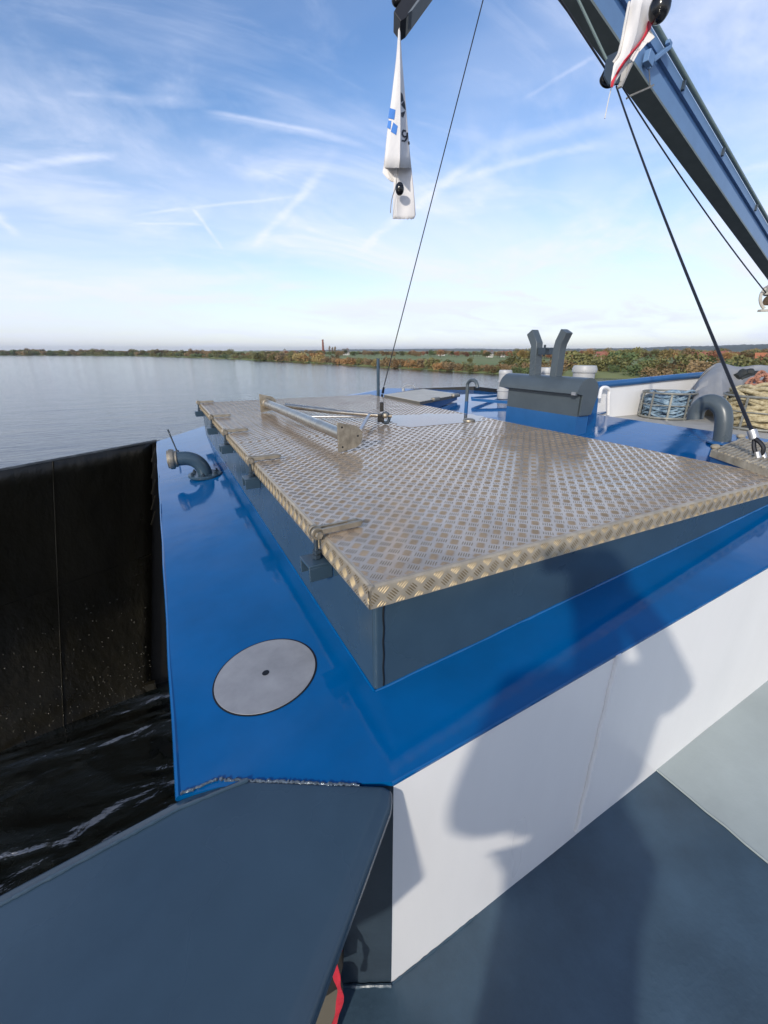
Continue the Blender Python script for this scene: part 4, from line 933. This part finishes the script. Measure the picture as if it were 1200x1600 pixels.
def crown_mesh(name, seed, kind):
    rr = random.Random(seed); mb = MB(); blobs = []
    if kind == 'round': blobs = [(V((rr.uniform(-.22, .22), rr.uniform(-.22, .22), rr.uniform(.38, .82))), rr.uniform(.14, .24)) for _ in range(9)]; n, s = 900, .036
    elif kind == 'wide': blobs = [(V((rr.uniform(-.42, .42), rr.uniform(-.3, .3), rr.uniform(.3, .75))), rr.uniform(.15, .25)) for _ in range(12)]; n, s = 1050, .038
    elif kind == 'poplar': blobs = [(V((rr.uniform(-.03, .03), rr.uniform(-.03, .03), .14 + .084 * i)), .12 * math.sin(math.pi * (i + 1.2) / 12) + .03) for i in range(10)]; n, s = 560, .026
    else: blobs = [(V((rr.uniform(-.6, .6), rr.uniform(-.4, .4), rr.uniform(.12, .62))), rr.uniform(.2, .36)) for _ in range(11)]; n, s = 560, .055
    for i in range(n):
        c, r = rr.choice(blobs); d = V((rr.gauss(0, 1), rr.gauss(0, 1), rr.gauss(0, 1))).normalized(); p = c + d * r * rr.uniform(.45, 1.05)
        if p.z < .02: p.z = .02 + rr.random() * .05
        a = V((rr.gauss(0, 1), rr.gauss(0, 1), rr.gauss(0, 1))).normalized(); b = a.orthogonal().normalized(); z = s * rr.uniform(.6, 1.5)
        mb.add([p - a * z, p + b * z * .7, p + a * z, p - b * z * .7], [(0, 1, 2, 3)])
    return mb
def trunk_mesh(kind):
    mb = MB(); h = {'poplar': .8, 'bush': .3}.get(kind, .55)
    mb.tube([(0, 0, -.03), (.005, 0, .15 * h), (-.01, .01, h)], [.035, .024, .012], 6)
    for a, l in ((.5, .22), (2.4, .2), (4.3, .24)):
        if kind in ('round', 'wide'): mb.tube([(0, 0, h * .5), (math.cos(a) * l * .5, math.sin(a) * l * .5, h * .8), (math.cos(a) * l, math.sin(a) * l, h * 1.15)], [.016, .010, .005], 5)
    return mb
PROTO = {}
def tree(name, pos, H, kind, leaf, label, cat, group=None, seed=0, wide=1.0):
    key = (kind, seed % 3)
    t = thing(name, pos, label, cat, group); t.scale = (H * wide, H * wide, H); t.rotation_euler.z = (seed * 2.399) % 6.28
    if key not in PROTO:
        c = crown_mesh('crown', 31 + seed % 3 + 10 * len(kind), kind).build('crown', BARK, None, 0); k = trunk_mesh(kind).build('trunk', BARK); PROTO[key] = (c.data, k.data)
        bpy.data.objects.remove(c); bpy.data.objects.remove(k)
    for nm, me, m in (('crown', PROTO[key][0], LEAF[leaf]), ('trunk', PROTO[key][1], BARK)):
        o = bpy.data.objects.new(nm, me); COL.objects.link(o); o.parent = t; o.material_slots[0].link = 'OBJECT'; o.material_slots[0].material = m
    return t
rr = random.Random(77); cnt = 0
def at_bg(px, e): D = shore(px) + e; return far(px, D, gz(px, D)), D
def ytop(px, e, y): D = shore(px) + e; return (HZ - y) / 711.1 * D - gz(px, D)
# left shore: far hedge line
px = -60
while px < 470:
    e = rr.uniform(8, 70); p, D = at_bg(px, e); y = 550.2 - 3.2 * (noise.noise(V((px * .03, 2, 0))) + .35) + (2.6 if px > 360 else 0) + rr.uniform(-.8, .8)
    tree('tree', p, max(2.8, ytop(px, e, y - 2.6)), rr.choice(('round', 'wide', 'wide')), rr.choice(('olive', 'brown', 'brown', 'olive', 'brown')), 'low olive and brown tree in the row along the far left shore', 'tree', 'trees along the far left shore', cnt, 1.5); cnt += 1
    px += rr.uniform(3, 7)
px = -60
while px < 480:
    p, D = at_bg(px, rr.uniform(2, 6)); tree('bush', p, D * rr.uniform(4.5, 7.5) / 711, 'bush', rr.choice(('green', 'olive', 'brown', 'olive')), 'low scrub bush at the waterline of the far left shore', 'bush', 'scrub bushes along the far left waterline', cnt, 1.7); cnt += 1
    px += rr.uniform(5, 9)
p, D = at_bg(297, 25); tree('tree', p, ytop(297, 25, 543.5), 'round', 'brown', 'single taller rounded brown tree standing out on the far left shore', 'tree', None, 2, 1.0)
p, D = at_bg(243, 30); tree('tree', p, ytop(243, 30, 545), 'wide', 'brown', 'broad brown tree clump on the left shore, left of the tallest one', 'tree', None, 1, 1.5)
# middle: scrub then wood line
px = 400
while px < 830:
    e = rr.uniform(1.5, 5); p, D = at_bg(px, e); hpx = rr.uniform(11, 17) if px < 600 else rr.uniform(11, 19)
    tree('bush', p, D * hpx / 711, 'bush', rr.choice(('olive', 'brown', 'brown', 'olive', 'yellow', 'orange') if px < 720 else ('olive', 'brown', 'brown', 'green')), 'brown-green scrub bush on the middle bank behind the tube frame', 'bush', 'scrub bushes along the middle bank', cnt, 1.35); cnt += 1
    px += rr.uniform(6, 11)
px = 420
while px < 860:
    e = rr.uniform(120, 230); p, D = at_bg(px, e); y = 547.4 - 2.2 * noise.noise(V((px * .04, 8, 0))) + rr.uniform(-1, 1.2)
    tree('tree', p, max(3, ytop(px, e, y)), rr.choice(('round', 'wide')), rr.choice(('brown', 'rust', 'olive', 'brown', 'olive', 'orange', 'green', 'brown')), 'autumn tree in the wood line behind the middle meadow', 'tree', 'autumn trees behind the middle meadow', cnt, 1.5); cnt += 1
    px += rr.uniform(3, 6.5)
p, D = at_bg(735, 18); tree('tree', p, ytop(735, 18, 557), 'round', 'olive', 'lone olive tree in the green meadow behind the hooked vent pipe', 'tree', None, 1, 1.0)
for px, y, s in ((515, 541, 0), (519.5, 542.5, 1), (523.5, 541.5, 2)):
    p, D = at_bg(px, 260); tree('poplar_tree', p, ytop(px, 260, y), 'poplar', 'brown', 'narrow bare brown poplar beside the tall brick chimney', 'tree', 'three poplars beside the brick chimney', s, 1.15)
# right: village trees and bank scrub
px = 800
while px < 1260:
    e = rr.uniform(1.5, 22); p, D = at_bg(px, e)
    tree('bush', p, D * rr.choice((9, 13, 17, 22, 28)) * rr.uniform(.85, 1.15) / 711, 'bush', rr.choice(('olive', 'brown', 'olive', 'green', 'brown')), 'olive scrub bush on the right bank beyond the bulwark', 'bush', 'scrub bushes along the right bank', cnt, 1.3); cnt += 1
    px += rr.uniform(7, 12)
px = 800
while px < 1260:
    e = rr.uniform(60, 210); p, D = at_bg(px, e); y = 545.5 - 3 * noise.noise(V((px * .03, 4, 0))) + rr.uniform(-1.5, 3)
    tree('tree', p, ytop(px, e, y), rr.choice(('round', 'wide')), rr.choice(('brown', 'orange', 'olive', 'brown', 'green', 'olive', 'olive', 'yellow', 'rust')), 'autumn coloured tree among the village houses at right', 'tree', 'autumn trees around the village', cnt, 1.4); cnt += 1
    px += rr.uniform(2.6, 5.2)
for px, e, y, kind, leaf, lb in ((985, 45, 541, 'wide', 'olive', 'large spreading olive tree in the village right of the horns'), (952, 50, 550, 'round', 'rust', 'rust red tree in the village beside the large olive tree'), (818, 60, 543, 'round', 'yellow', 'yellow-brown tree left of the ventilator horns'), (893, 60, 551, 'round', 'orange', 'orange tree just right of the ventilator horns'), (915, 70, 548, 'round', 'yellow', 'pale yellow tree between the horns and the rust red tree'), (1060, 60, 549, 'round', 'orange', 'orange-brown tree left of the red roofed house'), (1135, 60, 548, 'wide', 'orange', 'orange tree rising behind the tarpaulin peak'), (965, 8, 566, 'wide', 'green', 'dark green bank bush below the large olive tree')):
    p, D = at_bg(px, e); tree('tree', p, ytop(px, e, y), kind, leaf, lb, 'tree', None, int(px), 1.0 if kind != 'wide' else 1.1)

# chimney, steeple, houses
p, D = at_bg(505, 250); hC = ytop(505, 250, 532)
t = thing('brick_chimney', p, 'tall slender red brick factory chimney on the far middle shore', 'chimney')
BRICK = mat('red_brick', (.20, .07, .045), .85, var=.2, vscale=1)
mb = MB(); mb.lathe(p, [(1.15, 0), (1.15, 4), (.95, 4.2), (.70, hC * .94), (.85, hC * .95), (.85, hC)], 14); mb.build('stack', BRICK, t)
mb = MB(); mb.box(p + Z1 * 1.6 + RT * -2, (7, 5, 3.2), (RT, RT.cross(Z1), Z1)); mb.build('base', BRICK, t, 0)
p, D = at_bg(445, 700); t = thing('church_steeple', p, 'tiny pale church steeple far beyond the middle shore', 'steeple')
hC = ytop(445, 700, 545)
mb = MB(); mb.box(p + Z1 * hC * .35, (4, 4, hC * .7)); mb.build('tower', mat('pale_stone', (.35, .33, .30), .9), t, 0)
mb = MB(); mb.tube([p + Z1 * hC * .7, p + Z1 * hC * 1.0], [2.6, .1], 4); mb.build('spire', mat('slate_spire', (.10, .11, .12), .8), t, 0)
WALLS = dict(white=mat('render_white', (.62, .60, .56), .9), brick=mat('house_brick', (.22, .10, .07), .9), cream=mat('render_cream', (.45, .38, .28), .9))
ROOFS = dict(red=mat('roof_red', (.26, .10, .07), .85, var=.25, vscale=1), grey=mat('roof_grey', (.12, .115, .115), .85), orange=mat('roof_orange', (.36, .13, .06), .85))
GLASS = mat('window_dark', (.02, .025, .03), .2)
def house(px, e, wpx, wallpx, roofpx, wc, rc, label, ang=0.):
    p, D = at_bg(px, e); m = D / 711; t = thing('house', p, label, 'house'); a = azi(px); r = V((math.cos(a), -math.sin(a), 0)); f = V((math.sin(a), math.cos(a), 0))
    r2 = r * math.cos(ang) + f * math.sin(ang); f2 = -r * math.sin(ang) + f * math.cos(ang)
    W, Hh, Rf, Dp = wpx * m, wallpx * m, roofpx * m, wpx * m * .7
    mb = MB(); mb.box(p + Z1 * Hh / 2, (W, Dp, Hh), (r2, f2, Z1)); mb.prism([p + Z1 * Hh + r2 * W * .497 * s_ + f2 * q for s_, q in ((-1, -Dp / 2), (-1, Dp / 2))] + [p + Z1 * (Hh + Rf * .95) - r2 * W * .497], r2 * W * .994); mb.build('wall', WALLS[wc], t, 0)
    mb = MB()
    for s_ in (-1, 1):
        a0 = p + Z1 * (Hh - .1) + f2 * s_ * Dp * .56 - r2 * W * .54; b0_ = p + Z1 * (Hh + Rf) - r2 * W * .54
        mb.hexa([a0, a0 + r2 * W * 1.08, b0_ + r2 * W * 1.08, b0_, a0 + Z1 * .18, a0 + r2 * W * 1.08 + Z1 * .18, b0_ + r2 * W * 1.08 + Z1 * .18, b0_ + Z1 * .18])
    rf = mb.build('roof', ROOFS[rc], t, 0)
    mb = MB(); mb.box(p + Z1 * (Hh + Rf * 1.0) + r2 * W * .25, (.5, .5, Rf * .6), (r2, f2, Z1)); mb.build('chimney', WALLS['brick'], rf, 0)
    for q in (-.28, .05, .32):
        mb = MB(); mb.box(p + Z1 * Hh * .5 - f2 * (Dp / 2 + .02) + r2 * W * q, (W * .12, .06, Hh * .4), (r2, f2, Z1)); mb.build('window', GLASS, t, 0)
house(766, 150, 10, 5, 4, 'white', 'grey', 'small white house at the meadow edge, left of the white mushroom vent')
house(786, 160, 6, 4, 4, 'white', 'red', 'tiny white house right next to the small white one', .3)
house(540, 200, 10, 4, 5, 'white', 'grey', 'low pale house right of the poplars', .2)
house(940, 75, 14, 6, 7, 'cream', 'red', 'house with a red roof behind the rust red tree', .5)
house(1093, 85, 20, 5, 7, 'white', 'red', 'wide house with a red tiled roof above the bulwark rail', .15)
house(1040, 90, 8, 5, 5, 'brick', 'orange', 'narrow brick house left of the wide red roofed house', .9)
house(1128, 95, 14, 6, 6, 'white', 'red', 'house with red roof half hidden by the tarpaulin', .4)
house(1195, 75, 16, 6, 6, 'brick', 'orange', 'brick house at the right edge above the tarpaulin', .2)
house(690, 200, 9, 4, 4, 'white', 'red', 'pale house in the wood line above the meadow', .4)

# ------------------------------------------------------------------ the photographer behind the lens (casts the shadow)
SKIN = mat('skin', (.45, .26, .18), .55); JACK = mat('navy_jacket', (.02, .03, .06), .8); TROU = mat('dark_trousers', (.025, .027, .032), .85); HAIR = mat('brown_hair', (.04, .025, .015), .7); BOOT = mat('boots', (.015, .013, .012), .5)
fwd = V((math.sin(YAW), math.cos(YAW), 0)); rgt = RT
HD = V((-.235, -.30, .03))                      # head centre
def pj(f, r, z): return HD + fwd * f + rgt * r + Z1 * z
zf = fz(-.3) - HD.z
t = thing('person', V((HD.x, HD.y, fz(-.3))), 'photographer in a navy jacket holding the phone, casting the shadow', 'person')
def skin(name, verts, edges, radii, m, parent, root=0, sub=2):
    me = bpy.data.meshes.new(name); me.from_pydata([tuple(v) for v in verts], edges, []); me.materials.append(m)
    o = bpy.data.objects.new(name, me); COL.objects.link(o); o.parent = parent; o.matrix_parent_inverse = Matrix.Translation(parent.location).inverted()
    sk = o.modifiers.new('skin', 'SKIN'); sk.use_smooth_shade = True
    for i, r_ in enumerate(radii):
        me.skin_vertices[0].data[i].radius = r_ if isinstance(r_, tuple) else (r_, r_)
        me.skin_vertices[0].data[i].use_root = (i == root)
    ss = o.modifiers.new('sub', 'SUBSURF'); ss.levels = ss.render_levels = sub
    return o
LS, RS = pj(-.08, -.20, -.27), pj(-.06, .20, -.29)
LE, RE = V((-.575, -.28, -.555)), V((.20, -.40, -.46))
LH, RH = V((-.42, -.33, -.66)), V((.075, -.115, -.05))
pel = pj(-.16, 0, -.86)
vsk = [pel, pj(-.14, 0, -.65), pj(-.12, 0, -.42), pj(-.11, 0, -.27), pj(-.07, 0, -.16), pj(-.02, 0, -.04), pj(.0, 0, .06), LS, LE, LH, RS, RE, RH,
       pj(-.16, -.10, -.92), pj(-.12, -.11, -1.34), pj(-.17, -.115, zf + .09), pj(-.03, -.13, zf + .04), pj(-.16, .10, -.92), pj(-.10, .11, -1.34), pj(-.15, .12, zf + .09), pj(-.01, .14, zf + .04)]
edg = [(0, 1), (1, 2), (2, 3), (3, 4), (4, 5), (5, 6), (3, 7), (7, 8), (8, 9), (3, 10), (10, 11), (11, 12), (0, 13), (13, 14), (14, 15), (15, 16), (0, 17), (17, 18), (18, 19), (19, 20)]
rad = [(.15, .11), (.14, .10), (.16, .11), (.11, .08), .055, .085, .085, .065, .045, .028, .065, .045, .028, .085, .058, .04, .035, .085, .058, .04, .035]
body = skin('body', vsk, edg, rad, SKIN, t)
jv = [pel + Z1 * .06, vsk[1], vsk[2], pj(-.11, 0, -.28), pj(-.085, 0, -.20), LS, LE, LE.lerp(LH, .80), RS, RE, RE.lerp(RH, .86)]
skin('jacket', jv, [(0, 1), (1, 2), (2, 3), (3, 4), (3, 5), (5, 6), (6, 7), (3, 8), (8, 9), (9, 10)], [(.235, .17), (.25, .16), (.255, .165), (.17, .12), .08, .098, .078, .06, .098, .078, .055], JACK, t)
skin('trousers', [pel, vsk[13], vsk[14], vsk[15] + Z1 * .03, vsk[17], vsk[18], vsk[19] + Z1 * .03], [(0, 1), (1, 2), (2, 3), (0, 4), (4, 5), (5, 6)], [(.175, .13), .12, .095, .08, .12, .095, .08], TROU, t)
for s_, i in ((-1, 15), (1, 19)): skin('boot', [vsk[i], vsk[i] - Z1 * .045 + fwd * .03, vsk[i + 1] + fwd * .05], [(0, 1), (1, 2)], [.06, .055, .045], BOOT, t)
mb = MB(); mb.ball(pj(-.02, 0, .055), .105, (.95, 1.0, 1.05), 18); mb.build('hair', HAIR, t)
mb = MB(); mb.ball(pj(.075, 0, -.02), .018, (.8, .8, 1.4), 10); mb.build('nose', SKIN, t)
for s_ in (-1, 1):
    mb = MB(); mb.ball(pj(.068, s_ * .033, .015), .012, n=10); mb.build('eye', WHITEP, t)
    mb = MB(); mb.ball(pj(-.02, s_ * .088, -.01), .025, (.5, .8, 1.2), 10); mb.build('ear', SKIN, t)
# hands: palm and five fingers each, curled round the phone
for Hn, s_ in ((LH, -1), (RH, 1)):
    v_ = [Hn - Z1 * .03 - FW * .03, Hn - FW * .028]; e_ = [(0, 1)]; r_ = [.022, .026]
    for q in range(4):
        b = len(v_); bz = UP * (.028 - .019 * q); v_ += [Hn + bz - FW * .024 + RT * s_ * .012, Hn + bz - FW * .012 + RT * s_ * .018, Hn + bz * 1.05 - FW * .006 + RT * s_ * -.006]; e_ += [(1, b), (b, b + 1), (b + 1, b + 2)]; r_ += [.010, .009, .0075]
    b = len(v_); v_ += [Hn - UP * .02 - FW * .04 - RT * s_ * .02, Hn + UP * .005 - FW * .036 - RT * s_ * .045]; e_ += [(0, b), (b, b + 1)]; r_ += [.012, .009]
    skin('hand', v_, e_, r_, SKIN, t)
mb = MB(); mb.box(-FW * .016 - RT * .02 - UP * .03, (.155, .078, .009), (RT, UP, FW))
tag(mb.build('smartphone', BLACKG, bevel=.003), 'black smartphone held up by the photographer', 'phone')

# thin autumn haze over the lake
hz = bpy.data.materials.new('haze'); hz.use_nodes = True; hn = hz.node_tree; hn.nodes.clear()
ho = hn.nodes.new('ShaderNodeOutputMaterial'); hv = hn.nodes.new('ShaderNodeVolumePrincipled'); hv.inputs['Color'].default_value = (.93, .96, 1, 1); hv.inputs['Density'].default_value = .00015; hv.inputs['Anisotropy'].default_value = .2
hn.links.new(hv.outputs[0], ho.inputs['Volume'])
mb = MB(); mb.box((0, 3700, 24.5), (11000, 10200, 61)); hb_ = mb.build('haze', hz, None, 0); tag(hb_, kind='stuff')
